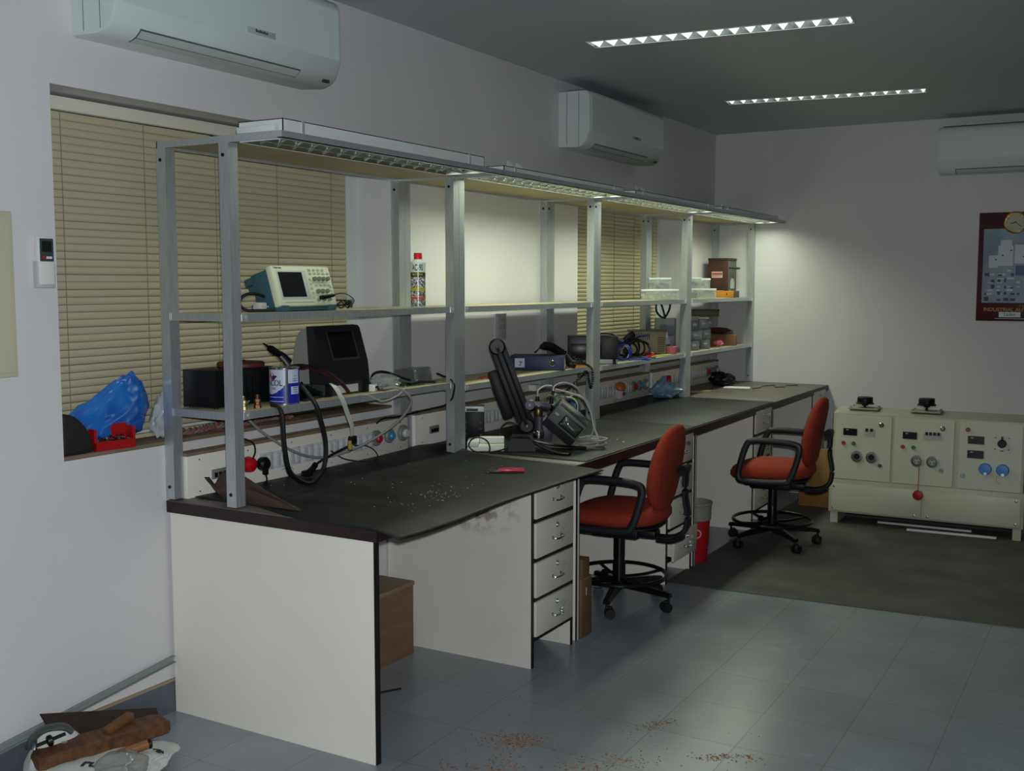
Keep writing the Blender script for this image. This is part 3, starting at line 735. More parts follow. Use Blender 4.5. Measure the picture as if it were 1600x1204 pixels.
# ------------------------------------------------------------------ floor mat and the cream control desk
MATF = mat('dark_floor_rubber', '#4a4a46', 0.75, col2='#605f59', scale=3.4, bump=0.05, bscale=150)
m = MB(); m.prism([(.935, 2.56), (2.72, 2.665), (2.70, 5.85), (.935, 5.85)], (0, 0, .0004), (1, 0, 0), (0, 1, 0), (0, 0, .004))
tag(m.build('floor_mat', MATF), 'large dark grey rubber floor mat under the farther red chair and the cream desk', 'floor mat', 'floor mats')
m = MB(); m.prism([(2.722, 2.665), (5.0, 2.72), (5.0, 5.85), (2.702, 5.85)], (0, 0, .0004), (1, 0, 0), (0, 1, 0), (0, 0, .004))
tag(m.build('floor_mat', MATF), 'strip of dark rubber floor mat along the right edge beside the large one', 'floor mat', 'floor mats')

CRM = mat('cream_enamel_shaded', '#b3b29c', 0.42, var=0.05, scale=3); CRMD = mat('cream_enamel_door', '#c3c2ad', 0.4, var=0.05, scale=4)  # casing cream darker than the doors: shade of the door gaps put into colour
t = thing('control_desk', 'cream metal test desk with three instrument panels and two black handwheels by the far wall', 'control desk', (1.325, 4.47, 0), R(1.5))
t.location.z = .0045
DWD = 1.185
m = MB()
m.box((0, .02, .075), (DWD, .32, .30), .004); m.prism([(.03, .30), (.32, .30), (.32, .757), (.20, .754), (.10, .742), (.06, .735)], (.012, 0, 0), (0, 1, 0), (0, 0, 1), (DWD-.024, 0, 0))
m.build('casing', CRM, t)
m = MB(); m.box((.02, .012, .088), (.585, .02, .268), .002); m.box((.592, .012, .088), (DWD-.02, .02, .268), .002); p = m.build('lower_panel', CRMD, t)
m = MB()
for x, z in ((.035, .25), (.03, .105), (.545, .10), (.625, .10), (DWD-.045, .25), (DWD-.045, .105)): m.lathe([(.008, 0), (.008, .003), (.001, .005)], (x, .012, z), (0, -1, 0), 10)
m.build('screws', STEEL, p)
m = MB(); m.box((.012, .03, .0005), (.06, .30, .076)); m.build('foot', CRM, t)
m = MB(); m.box((DWD-.06, .03, .0005), (DWD-.012, .30, .076)); m.build('foot', CRM, t)
m = MB(); m.box((.07, .22, .02), (DWD-.07, .31, .075)); m.build('under_desk_shade', mat('desk_gap_shade', '#1b1b18', 0.7), t)  # dark block added as painted shade in the gap under the desk
# sloping doors: local frame on the inclined front (from y=.03,z=.30 to y=.06,z=.735)
dv = Vector((0, .03, .435)).normalized(); dn = Vector((0, -.435, .03)).normalized()
def on_panel(x, s): return Vector((x, .03, .30)) + dv*s
def pbox(m, x0, s0, x1, s1, d0, d1):
    o = [on_panel(x, s)+dn*d for x, s, d in ((x0, s0, d0), (x1, s0, d0), (x1, s0, d1), (x0, s0, d1), (x0, s1, d0), (x1, s1, d0), (x1, s1, d1), (x0, s1, d1))]
    v = [m._v(p) for p in o]
    for q in ((0,3,2,1),(4,5,6,7),(0,1,5,4),(1,2,6,5),(2,3,7,6),(3,0,4,7)): m.face([v[i] for i in q])
doors = []
for x0, x1 in ((.03, .385), (.405, .765), (.80, 1.16)):
    m = MB(); pbox(m, x0, .002, x1, .425, .001, .0118); doors.append(m.build('instrument_door', CRMD, t))
def knob(nm, x, s, r, h, mt, par, prof=None, n=18):
    m = MB(); m.lathe(prof or [(r, 0), (r, h*.7), (r*.8, h), (.001, h)], on_panel(x, s)+dn*.012, dn, n); return m.build(nm, mt, par)
def meterbox(nm, x, s, w_, h_, mt, par, d=.004):
    m = MB(); pbox(m, x-w_/2, s-h_/2, x+w_/2, s+h_/2, .012, .012+d); return m.build(nm, mt, par)
GRN = mat('green_button', '#1c6b32', 0.4); REDL = mat('red_lamp', '#8d1f1c', 0.35); LBL = mat('pale_label', '#a9aaa2', 0.5); BLUEC = mat('blue_socket_cap', '#2f78c4', 0.4)
for d, xo in ((0, .0), (1, .375)):
    D = doors[d]; o = xo
    q = meterbox('digital_meter', .125+o, .315, .088, .046, BLKG, D); 
    meterbox('meter_mark', .106+o, .328, .016, .006, LBL, q, d=.0046)
    w_ = .066 if d == 0 else .105
    q = meterbox('breaker', .245+o+(0 if d == 0 else .015), .320, w_, .044, LBL, D, d=.008)
    m = MB()
    for j in range(2 if d == 0 else 4): 
        xx = .245+o+(0 if d == 0 else .015)-w_/2+.012+j*(.030 if d == 0 else .024); pbox(m, xx, .325, xx+.016, .345, .020, .028)
    m.build('toggle', BLK, q)
    knob('red_button', .085+o, .240, .013, .018, mat('red_button', '#b01f26', 0.35), D); knob('green_button', .150+o, .240, .013, .018, GRN, D)
    for j, xx in enumerate((.175, .268)):
        q = knob('connector', xx+o, .155, .036, .022, mat('dark_connector_ring', '#6f726c', 0.4, 0.6), D, prof=[(.038, 0), (.038, .006), (.031, .007), (.031, .022), (.025, .024), (.024, .012), (.001, .012)])
        knob('connector_face', xx+o, .155, .02, .016, BLK if d == 0 else LBL, q)
        if d == 1:
            m = MB()
            for a in (90, 210, 330): m.cyl(on_panel(xx+o+.011*math.cos(R(a)), .155+.011*math.sin(R(a)))+dn*.026, on_panel(xx+o+.011*math.cos(R(a)), .155+.011*math.sin(R(a)))+dn*.029, .004, n=8)
            m.build('pins', BLK, q)
    knob('door_lock', .322+o, .372, .015, .012, CHROME, D, prof=[(.016, 0), (.016, .006), (.009, .010), (.009, .013), (.001, .013)])
    knob('door_lock', .322+o, .105, .014, .010, CHROME, D)
D = doors[2]
knob('red_lamp', .845, .375, .014, .016, REDL, D)
for s in (.312, .222): 
    q = meterbox('digital_meter', .895, s, .096, .050, BLKG, D); meterbox('meter_mark', .872, s+.014, .016, .006, LBL, q, d=.0046)
q = knob('rotary_switch', 1.045, .300, .026, .030, BLK, D); m = MB(); pbox(m, 1.039, .296, 1.051, .345, .014, .03); m.build('pointer', BLK, q)
m = MB()
for a in (-45, 45, 135, 225): 
    c_, s_ = 1.045+.055*math.sin(R(a)), .300+.05*math.cos(R(a)); pbox(m, c_-.004, s_-.003, c_+.004, s_+.003, .012, .0126)
pbox(m, 1.035, .252, 1.055, .257, .012, .0126); m.build('switch_marks', BLK, D)
for xx in (.955, 1.055): 
    q = knob('blue_socket', xx, .135, .036, .03, BLUEC, D, prof=[(.038, 0), (.038, .012), (.034, .02), (.034, .03), (.001, .032)]); knob('socket_boss', xx+.003, .108, .012, .034, STEEL, q)
knob('door_lock', .825, .085, .014, .010, CHROME, D)
m = MB(); m.tube([on_panel(1.025, .10)+dn*.02, on_panel(1.02, .07)+dn*.015, on_panel(1.03, .055)+dn*.014, on_panel(1.045, .045)+dn*.013], .0012, 6, 5); m.build('loose_wire', CABLEG, D)
# hanging red emergency pendant
m = MB(); m.cyl(on_panel(.565, .12)+dn*.016, Vector((.565, .008, .246)), .0022, n=6); m.lathe([(.03, 0), (.033, .006), (.030, .014), (.001, .018)], (.565, .011, .236), (0, -1, 0), 20); m.build('pendant_cap', mat('pendant_red', '#9a1520', 0.35), t)
# two black handwheels on the top
for x, yy in ((.185, .20), (.575, .20)):
    m = MB(); m.box((x-.095, yy-.07, .7565), (x+.095, yy+.07, .766), .002)
    for sx in (-1, 1):
        for sy in (-1, 1): m.lathe([(.008, 0), (.008, .008), (.001, .010)], (x+sx*.082, yy+sy*.055, .766), (0, 0, 1), 8)
    p = m.build('dial_plate', mat('grey_plate', '#9a9a84', 0.45), t)
    m = MB(); h0 = .790 if x < .4 else .800
    m.lathe([(.0085, .766), (.0085, h0)], (x, yy, 0)); m.lathe([(.020, h0-.012), (.022, h0)], (x, yy, 0))
    m.lathe([(.058, h0), (.060, h0+.006), (.050, h0+.010), (.050, h0+.042), (.046, h0+.046), (.001, h0+.046)], (x, yy, 0), n=32); m.build('handwheel', BLK, p)
for (ax_, ay_), (bx_, by_), lab in (((1.62, 4.41), (2.20, 4.425), 'white strip lying under the cream desk, the one farther back'), ((1.83, 4.33), (2.36, 4.36), 'white strip lying in front under the cream desk, the longer nearer one')):
    m = MB(); d = Vector((bx_-ax_, by_-ay_, 0)); L = d.length
    m.box((0, -.012, 0), (L, .012, .012), .001)
    o = m.build('white_strip', WHITE); o.location = (ax_, ay_+.16, .0052); o.rotation_euler = (0, 0, math.atan2(d.y, d.x)); tag(o, lab, 'strip', 'white strips under the desk')
    if 'farther' in lab: o.location.y += .06
# ochre panel standing behind the far chair, beside the desk
m = MB(); m.box((0, 0, 0), (.30, .02, .42), .002); o = m.build('hardboard_panel', mat('ochre_hardboard', '#8f6c35', 0.6)); o.location = (1.0, 4.95, .0052)
tag(o, 'ochre brown board standing between the benches and the cream desk', 'board')

# ------------------------------------------------------------------ things on the near rack bay, upper shelf
VR = YAW                                # turned to face the photographer
TEAL = mat('teal_case', '#2f5560', 0.5); OSC = mat('oscilloscope_cream', '#cfd2b8', 0.45); OSCG = mat('oscilloscope_key', '#a9ad96', 0.5); OSCD = mat('oscilloscope_knob', '#6c725f', 0.5)
U0 = UP+.0008
t = thing('oscilloscope', 'cream and teal oscilloscope tilted back on the upper shelf of the nearest rack bay', 'oscilloscope', (.308, .292, U0), 0)
TL = Matrix.Translation((0, 0, .022)) @ Matrix.Rotation(R(-17), 4, 'Y')
OW, OH = .335, .158
m = MB(); m.M = TL; m.box((-.028, 0, 0), (0, OW, OH), .006); bz = m.build('bezel', OSC, t)
m = MB(); m.M = TL; m.box((-.115, .006, .004), (-.0285, OW-.006, OH-.006), .006); m.box((-.15, .02, .085), (-.115, .055, .115), .003); m.box((-.15, OW-.055, .085), (-.115, OW-.02, .115), .003); m.box((-.165, .02, .120), (-.115, OW-.02, .150), .006); m.build('case', TEAL, t)
m = MB(); m.box((-.155, .012, .0002), (.004, .05, .024), .004); m.box((-.155, OW-.05, .0002), (.004, OW-.012, .024), .004); m.box((-.150, .05, .002), (-.01, OW-.05, .018), .004); m.build('foot', TEAL, t)
m = MB(); m.M = TL; m.box((-.001, .022, .026), (.0015, .188, .140), .001); m.build('screen_surround', mat('screen_surround', '#b9bdb6', 0.5), bz)
m = MB(); m.M = TL; m.box((.0012, .030, .034), (.0022, .163, .132)); m.build('screen', mat('dark_screen', '#1b1a1d', 0.12), bz)
m = MB(); m.M = TL
for r, (s, n) in enumerate(((.142, 4), (.128, 5))):
    for j in range(n): m.box((0, .205+j*.026, s-.004), (.0035, .219+j*.026, s+.004), .001)
for j in range(5): m.box((0, .197, .028+j*.018), (.0035, .207, .036+j*.018), .001)
for j in range(4): m.box((0, .228+j*.025, .078), (.0035, .240+j*.025, .085), .001)
for j in range(3): m.box((0, .312, .042+j*.014), (.0035, .322, .049+j*.014), .001)
m.build('buttons', OSCG, bz)
for s, ys in ((.105, (.228, .254, .280, .306)), (.055, (.232, .259, .286))):
    for y in ys:
        m = MB(); m.lathe([(.0085, 0), (.0085, .010), (.007, .013), (.001, .013)], TL @ Vector((0, y, s)), TL.to_3x3() @ Vector((1, 0, 0)), 14); m.build('knob', OSCD, bz)
for y in (.225, .255, .287):
    m = MB(); m.lathe([(.0075, 0), (.0075, .012), (.004, .012)], TL @ Vector((0, y, .022)), TL.to_3x3() @ Vector((1, 0, 0)), 12); m.build('connector', STEEL, bz)
m = MB(); m.M = TL; m.box((.0, .035, .012), (.001, .20, .0135)); m.build('front_groove', OSCD, bz)
text('Tektronix', 'maker_name', .011, mat('teal_print', '#2b4a54', 0.5), bz, TL @ Vector((.0006, .036, .149)), (PI/2-0, 0, PI/2)).rotation_euler = (TL.to_3x3() @ Matrix.Rotation(PI/2, 3, 'Z') @ Matrix.Rotation(PI/2, 3, 'X')).to_euler()
m = MB(); m.tube([(.225, .300, U0+.055), (.215, .27, U0+.066), (.21, .225, U0+.066), (.21, .19, U0+.05), (.22, .178, U0+.025), (.245, .185, U0+.0075), (.28, .21, U0+.0065), (.31, .265, U0+.0065)], .006, 8, 8)
o = m.build('power_cord', CABLE); tag(o, 'black power cord looping out of the left side of the oscilloscope', 'cable')
m = MB(); m.box((.225, .235, U0+.0005), (.26, .275, U0+.035), .004)
for q in (-.008, .008): m.cyl((.25, .255+q, U0+.02), (.282, .25+q, U0+.02), .0022, n=8)
o = m.build('mains_plug', mat('grey_plug', '#b6b8b8', 0.45)); tag(o, 'pale grey mains plug lying on the upper shelf beside the oscilloscope cord', 'plug')
t = thing('probe_lead', 'black oscilloscope probe with thin lead coiled at the right of the oscilloscope', 'probe', (0, 0, 0), 0)
m = MB(); m.cyl((.333, .508, U0+.052), (.345, .56, U0+.060), .009, .006, n=12); m.cyl((.322, .50, U0+.051), (.333, .508, U0+.052), .007, .009, n=12); m.build('probe_body', BLK, t)
m = MB(); pts = [(.345, .56, U0+.060), (.342, .61, U0+.068), (.332, .67, U0+.058), (.325, .71, U0+.035)]
for i in range(44):
    a = i*.75; r = .045+.012*math.sin(i*1.7)
    pts.append((.285+.034*math.cos(a)+.004*math.sin(i), .675+.055*math.sin(a)*(.8+.3*math.sin(i*.6)), U0+.006+.034*abs(math.sin(i*.9))))
m.tube(pts, .0021, 6, 4); m.build('lead', CABLE, t)

t = thing('spray_can', 'tall spray can with red cap standing on the upper shelf right of the oscilloscope', 'spray can', (.25, 1.268, U0), VR)
RC = .0335
def bandmat(name, base, cols, scale):
    mm = bpy.data.materials.new(name); mm.use_nodes = True; nt = mm.node_tree; b = nt.nodes['Principled BSDF']; b.inputs['Roughness'].default_value = .25
    tc = nt.nodes.new('ShaderNodeTexCoord'); n = nt.nodes.new('ShaderNodeTexVoronoi'); n.inputs['Scale'].default_value = scale
    nt.links.new(tc.outputs['Object'], n.inputs['Vector']); sp = nt.nodes.new('ShaderNodeSeparateColor'); nt.links.new(n.outputs['Color'], sp.inputs[0])
    rp = nt.nodes.new('ShaderNodeValToRGB'); rp.color_ramp.interpolation = 'CONSTANT'
    while len(rp.color_ramp.elements) < len(cols): rp.color_ramp.elements.new(.5)
    for i, c in enumerate(cols): rp.color_ramp.elements[i].position = i/len(cols); rp.color_ramp.elements[i].color = lin(c)
    nt.links.new(sp.outputs[0], rp.inputs[0]); nt.links.new(rp.outputs[0], b.inputs['Base Color']); return mm
SPR = [mat('can_white', '#dfe6e2', 0.38), mat('can_olive_band', '#3d4020', 0.25), bandmat('can_print', '', ['#2f3d66', '#8d93a8', '#c9ccd4', '#4b4a5a', '#a49a5c', '#e2e4e6'], 210),
       mat('can_yellow_band', '#b7ab22', 0.25), bandmat('can_print_lower', '', ['#3a3440', '#6f5a4c', '#8d93a8', '#a7a3a0', '#4d6a55', '#c7c6c2'], 190), mat('can_red_band', '#d14a3c', 0.25)]
m = MB()
z = .004
for mi, z1 in ((4, .036), (5, .046), (4, .074), (3, .088), (2, .128), (2, .135), (1, .156), (0, .196)):
    m.mi = mi; m.lathe([(RC, z), (RC, z1)], n=32, cap=False); z = z1
m.mi = 0; m.lathe([(RC+.001, .196), (RC+.001, .199), (RC-.003, .203), (.019, .213), (.017, .216), (.001, .216)], n=32, cap=False)
m.lathe([(.001, .0), (RC-.003, .0), (RC, .004)], n=32, cap=False)
cb = m.build('can_body', SPR, t)
m = MB(); m.lathe([(.0185, .2145), (.0185, .240), (.017, .243), (.001, .243)], n=24); m.build('cap', mat('cap_red', '#cf2430', 0.3), t)
text('AC-90', 'lettering', .039, mat('can_navy', '#14203a', 0.3), cb, (0, -RC, .176), (PI/2, 0, 0), sx=.50, bold=.0006, bend=RC, depth=.0003)
for zz, s_, c_ in ((.146, 'MULTI-PURPOSE', '#c9b84a'),):
    text(s_, 'band_lettering', .011, mat('can_gold', c_, 0.3), cb, (0, -RC, zz), (PI/2, 0, 0), sx=.62, bold=.0003, bend=RC, depth=.0002)

# ------------------------------------------------------------------ near rack bay, lower shelf
S1 = LOW[0]+.0008; S2 = LOW[1]+.0008; S3 = LOW[2]+.0008
t = thing('transformer_case', 'black metal case standing on the lower shelf of the nearest rack bay', 'instrument case', (.055, .045, S1), 0)
m = MB(); m.box((0, 0, .006), (.165, .30, .140), .003); m.build('case', BLK, t)
for x in (.02, .145):
    for y in (.02, .28): m = MB(); m.cyl((x, y, .0002), (x, y, .0062), .008, n=10); m.build('foot', BLKR, t)
m = MB()
for j in range(6): m.box((.165, .05+j*.034, .03), (.168, .064+j*.034, .11), .001)
m.build('vents', BLKG, t)
t = thing('reddish_disc', 'dull red round disc lying on the black case', 'disc', (.15, .245, S1+.1408), 0)
m = MB(); m.lathe([(.085, 0), (.088, .004), (.088, .014), (.083, .019), (.03, .022), (.001, .022)], n=36); m.build('disc', mat('dull_red', '#5c2327', 0.6, col2='#4d1c20', scale=30), t)
m = MB(); m.lathe([(.02, .0222), (.018, .026), (.001, .027)], n=20); m.build('hub', mat('dull_red2', '#48191d', 0.5), t)
t = thing('glue_gun', 'black glue gun with pointed nozzle lying on top of the dull red disc', 'glue gun', (0, 0, 0), 0)
gz = S1+.1408+.0275
A_, B_ = Vector((.20, .315, gz+.058)), Vector((.185, .47, gz-.02))
d_ = (B_-A_)
m = MB(); m.cyl(A_, A_+d_*.22, .0025, .006, n=10); m.cyl(A_+d_*.22, A_+d_*.30, .010, .012, n=12); m.build('nozzle', BLK, t)
m = MB(); m.tube([A_+d_*.28, A_+d_*.5, A_+d_*.75+Vector((0, 0, .004)), B_], .0135, 10, 5, flat=1.2, up=(0, 0, 1)); m.build('body', BLK, t)
m = MB(); m.tube([A_+d_*.62, A_+d_*.72+Vector((.02, .0, -.02)), A_+d_*.8+Vector((.035, 0, -.043))], .011, 10, 4); m.build('grip', DGREY, t)
BRASS = mat('brass', '#b8ab7c', 0.25, 0.9)
for (x, y, c_, lab) in ((.300, .098, BRASS, 'shiny brass pipe fitting at the front of the lower shelf beside the nearest post'), (.305, .165, mat('dull_copper', '#6f4a33', 0.45, 0.7), 'dull brown pipe fitting between the shiny brass one and the blue tin')):
    t = thing('pipe_fitting', lab, 'pipe fitting', (x, y, S1), 0)
    m = MB(); m.lathe([(.014, 0), (.014, .012), (.010, .014), (.010, .022), (.013, .024), (.013, .034)], n=6); m.build('nut', c_, t)
    m = MB(); m.lathe([(.007, .034), (.0075, .036), (.007, .038), (.0075, .040), (.007, .042), (.0075, .044), (.007, .050), (.003, .050)], n=14); m.build('thread', c_, t)
    if c_ is BRASS:
        m = MB(); m.cyl((0, .004, .018), (.004, .026, .03), .005, n=10); m.build('side_stub', CHROME, t)

t = thing('adhesive_tin', 'blue and white adhesive tin at the front of the lower shelf beside the black case', 'tin', (.283, .335, S1), VR)
RT = .056; HT = .138
TB = mat('tin_blue', '#1a2a9c', 0.3); TW = mat('tin_white', '#c3c9dc', 0.3); TSEAM = mat('tin_seam', '#5c605c', 0.3, 0.7)
m = MB(); N = 96; zs_ = [.004+i*(HT-.010)/40 for i in range(41)]
def tincol(a, z):                       # a: angle from the face turned to the photographer (degrees, right positive)
    if 14 < a < 26: return 2
    if a <= 14:
        arc = .028+.036*max(0, (a+52)/66)**2
        return 1 if z > arc+.010 else 0
    if a < 80:
        if z > .080: return 1
        if .040 < z < .066 and a > 38: return 1
        return 0
    return 0
ringz = []
for z in zs_:
    ringz.append([m._v((RT*math.sin(2*PI*i/N), -RT*math.cos(2*PI*i/N), z)) for i in range(N)])
for a, b_, z in zip(ringz, ringz[1:], zs_):
    for i in range(N):
        ang = 360*(i+.5)/N; ang = ang-360 if ang > 180 else ang
        m.mi = tincol(ang, z+.001); m.face([a[i], a[(i+1) % N], b_[(i+1) % N], b_[i]])
tb = m.build('printed_wall', [TB, TW, TSEAM], t)
m = MB(); m.lathe([(.001, .003), (RT-.004, .003), (RT+.0015, .0), (RT+.0015, .004), (RT, .005)], n=48, cap=False)
m.lathe([(RT, HT-.006), (RT+.0018, HT-.004), (RT+.0018, HT), (RT-.003, HT), (RT-.005, HT-.005), (.001, HT-.005)], n=48, cap=False); m.build('rims', CHROME, t)
m = MB(); m.lathe([(.038, HT-.0048), (.038, HT-.001), (.034, HT), (.001, HT)], n=32); m.build('lid', CHROME, t)
NAVY = mat('tin_navy', '#1c2350', 0.35)
def wrap(o_, a): o_.rotation_euler = (PI/2, 0, R(a)); o_.location = (RT*math.sin(R(a)), -RT*math.cos(R(a)), o_.location.z); return o_
q = text('ICOL', 'lettering', .031, NAVY, tb, (0, 0, .081), (PI/2, 0, 0), sx=.82, bold=.0006, bend=RT, depth=.0003); wrap(q, -25)
q = text('IVE', 'small_lettering', .014, mat('tin_grey', '#6d7086', 0.35), tb, (0, 0, .060), (PI/2, 0, 0), bold=.0003, bend=RT, depth=.0003); wrap(q, -32)
m = MB()
for a, z, rx, rz_, c_ in ((-43, .109, .013, .012, 0), (-32, .103, .009, .0075, 1), (-25, .106, .008, .004, 1), (-29, .098, .003, .006, 1), (-36, .097, .003, .006, 1), (-42, .098, .003, .006, 0)):
    m.mi = c_; e = RT+.0004; vs = []
    for j in range(20):
        th = 2*PI*j/20; aa = R(a)+rx*math.cos(th)/RT; vs.append(m._v((e*math.sin(aa), -e*math.cos(aa), z+rz_*math.sin(th))))
    m.face(vs)
m.build('emblem', [mat('emblem_orange', '#c2451c', 0.35), NAVY], t)
m = MB()
for z, a0, a1 in ((.028, -60, 8), (.012, -60, 8), (.096, 46, 66), (.088, 46, 66), (.106, 50, 62), (.062, 46, 68), (.054, 46, 68), (.046, 46, 68)):
    n_ = 12; e = RT+.0004; lo = [m._v((e*math.sin(R(a0+(a1-a0)*j/n_)), -e*math.cos(R(a0+(a1-a0)*j/n_)), z)) for j in range(n_+1)]; hi = [m._v((v.co.x, v.co.y, z+.0022)) for v in lo]
    m.mi = 0 if z < .04 else 1
    for j in range(n_): m.face([lo[j], lo[j+1], hi[j+1], hi[j]])
m.build('printed_lines', [TW, NAVY], t)

# label printer: grey hood, black sloping face with a dark window
t = thing('label_printer', 'large black-faced label printer with grey side hood on the lower shelf', 'printer', (.275, .582, S1), 0)
PY = .290
side = [(0, .045), (-.004, .12), (-.045, .272), (-.075, .278), (-.20, .276), (-.235, .262), (-.262, .21), (-.262, .03), (-.01, .03)]
m = MB(); m.prism([(-.075, .278), (-.10, .275), (-.135, .258), (-.155, .225), (-.168, .16), (-.175, .06), (-.175, .022), (-.07, .022)], (0, .004, 0), (1, 0, 0), (0, 0, 1), (0, PY-.008, 0)); m.build('hood', mat('printer_grey', '#8c8d88', 0.5), t)
m = MB(); m.prism([(-.002, .05), (-.010, .13), (-.052, .268), (-.062, .279), (-.092, .281), (-.078, .05)], (0, -.002, 0), (1, 0, 0), (0, 0, 1), (0, PY+.004, 0)); f = m.build('front_cover', mat('printer_black', '#1f2024', 0.4), t)
m = MB(); a0, a1 = Vector((-.0125, 0, .152)), Vector((-.0485, 0, .255)); nn = Vector((.138, 0, .042)).normalized()
for y0_, y1_, d0 in ((.075, .225, .0012),):
    p0, p1 = a0+nn*d0, a1+nn*d0
    m.poly([(p0.x, y0_, p0.z), (p0.x, y1_, p0.z), (p1.x, y1_, p1.z), (p1.x, y0_, p1.z)])
m.build('window', mat('printer_window', '#07070b', 0.12), f)
m = MB()
for y0_, y1_, z0_, z1_ in ((.062, .238, .140, .150), (.062, .072, .150, .258), (.228, .238, .150, .258)):
    for q in (0,):
        s0 = (z0_-.13)/(.268-.13); s1 = (z1_-.13)/(.268-.13)
        A0 = Vector((-.010-.042*s0, 0, z0_)); A1 = Vector((-.010-.042*s1, 0, z1_)); e = nn*.003
        m.poly([(A0.x+e.x, y0_, A0.z+e.z), (A0.x+e.x, y1_, A0.z+e.z), (A1.x+e.x, y1_, A1.z+e.z), (A1.x+e.x, y0_, A1.z+e.z)])
m.build('window_frame', DGREY, f)
m = MB(); m.box((-.172, 0, .004), (-.005, PY, .05), .004); b_ = m.build('base', DGREY, t)
m = MB(); m.box((-.005, .075, .008), (-.0035, .215, .040)); m.build('pale_plate', mat('pale_plate', '#bfc2bd', 0.5), b_)
for y in (.005, PY-.045):
    m = MB(); m.box((-.03, y, .0), (.004, y+.04, .055), .004); m.build('foot', BLK, t)
    m = MB(); m.box((-.17, y, .0), (-.14, y+.04, .03), .004); m.build('foot', BLK, t)

# opened instrument with bare boards and wires
PCB = mat('circuit_board', '#2c3b2a', 0.4, col2='#1f2b20', scale=40)
t = thing('open_circuit_board', 'dark green circuit board bristling with parts, leaning between blue tin and label printer', 'circuit board', (.315, .435, S1), R(18))
m = MB(); TT = Matrix.Translation((0, 0, .062)) @ Matrix.Rotation(R(16), 4, 'X').inverted() @ Matrix.Rotation(R(-6), 4, 'Y'); m.M = TT; m.box((-.09, 0, 0), (.0, .20, .003)); m.build('board', PCB, t)
for i in range(16):
    m = MB(); m.M = TT; x, y = rnd.uniform(-.08, -.012), rnd.uniform(.012, .185)
    if i % 3: m.box((x, y, .003), (x+rnd.uniform(.008, .02), y+rnd.uniform(.008, .022), .003+rnd.uniform(.004, .016)), .001)
    else: m.lathe([(.006, .003), (.006, .02), (.004, .021), (.001, .021)], (x, y, 0), n=10)
    m.build('component', (BLK, DGREY, STEEL, BLKG)[i % 4], t)
m = MB(); m.box((-.10, .0, .0), (-.005, .19, .012), .003); m.box((-.10, .02, .012), (-.06, .15, .05), .004); m.build('black_tray', BLKG, t)
t = thing('wire_bundle', 'bundle of dark red and black wires hanging over the bare circuit board', 'wires', (0, 0, 0), 0)
for i in range(12):
    o_ = [rnd.uniform(-.012, .012) for _ in range(6)]
    m = MB(); m.tube([(.20+o_[0], .41, S1+.122+o_[1]), (.235, .475+o_[2], S1+.130+o_[3]), (.27+o_[4]*.5, .555, S1+.112+o_[1]*.8), (.325+o_[0]*.4, .625+o_[5]*.6, S1+.055+o_[2]*.5), (.345, .645+o_[5], S1+.016)], .0028, 6, 6)
    m.build('wire', mat('dark_red_wire', '#4a151f', 0.45) if i % 2 else CABLE, t)
t = thing('ribbon_cable', 'white ribbon cable hanging off the lower shelf with a black connector end', 'cable', (0, 0, 0), 0)
m = MB(); m.tube([(.325, .555, S1+.06), (.345, .560, S1+.045), (.368, .575, S1-.005), (.371, .600, S1-.06), (.372, .625, S1-.11), (.372, .628, S1-.155)], .0015, 10, 8, flat=11.5, up=(1, .25, 0)); m.build('ribbon', mat('ribbon_white', '#b9bbb4', 0.4), t)
m = MB(); m.box((.362, .612, S1-.185), (.384, .645, S1-.153), .004); m.build('connector', BLK, t)
m = MB(); m.box((.366, .605, S1-.207), (.380, .622, S1-.170), .003); m.build('yellow_tag', mat('dull_yellow', '#a39043', 0.5), t)
t = thing('black_plug_lead', 'black moulded plug on a short lead lying at the foot of the nearest socket board', 'plug', (0, 0, 0), 0)
m = MB(); m.tube([(.372, .628, S1-.187), (.33, .60, .93), (.24, .60, .885), (.20, .60, .86)], .0045, 8, 6); m.build('lead', CABLE, t)
m = MB(); m.tube([(.203, .60, .862), (.185, .60, .842), (.165, .595, .824)], .012, 10, 4, flat=1.3); m.box((.145, .575, .8105), (.18, .615, .835), .006); m.build('plug', BLK, t)
# heavy cable loop hanging from the shelf
m = MB(); m.tube([(.325, .215, S1+.010), (.355, .222, S1+.002), (.372, .222, S1-.04), (.374, .226, 1.01), (.372, .25, .91), (.370, .30, .862), (.370, .365, .838), (.370, .42, .853), (.372, .458, .905), (.372, .462, .99), (.370, .432, 1.09), (.362, .418, S1-.005), (.345, .410, S1+.020), (.315, .400, S1+.055), (.27, .41, S1+.075)], .0092, 10, 8)
tag(m.build('heavy_cable', CABLE), 'thick black cable hanging in a deep loop off the near lower shelf', 'cable')
m = MB(); m.tube([(.30, .93, S1+.008), (.345, .955, S1+.012), (.372, .985, S1-.005), (.376, 1.03, S1-.06), (.30, 1.02, .99), (.20, .93, .905), (.14, .80, .868), (.125, .68, .875), (.12, .55, .92), (.10, .43, .995), (.09, .35, 1.06), (.085, .30, S1-.022)], .0055, 8, 8)
tag(m.build('grey_cable', CABLEG), 'grey round cable drooping in a wide sweep below the near lower shelf', 'cable')
m = MB(); m.tube([(.355, .70, S1+.006), (.372, .74, S1-.002), (.376, .82, S1-.030), (.374, .92, S1-.022), (.362, 1.0, S1+.004), (.33, 1.05, S1+.010)], .0028, 6, 8)
tag(m.build('thin_pale_cable', CABLEW), 'thin pale cable sagging along the front edge of the near lower shelf', 'cable')
m = MB(); m.tube([(.18, 1.00, S1+.01), (.15, 1.06, S1+.055), (.15, 1.15, S1+.058), (.19, 1.25, S1+.02), (.24, 1.30, S1+.006), (.30, 1.33, S1+.006)], .005, 8, 8)
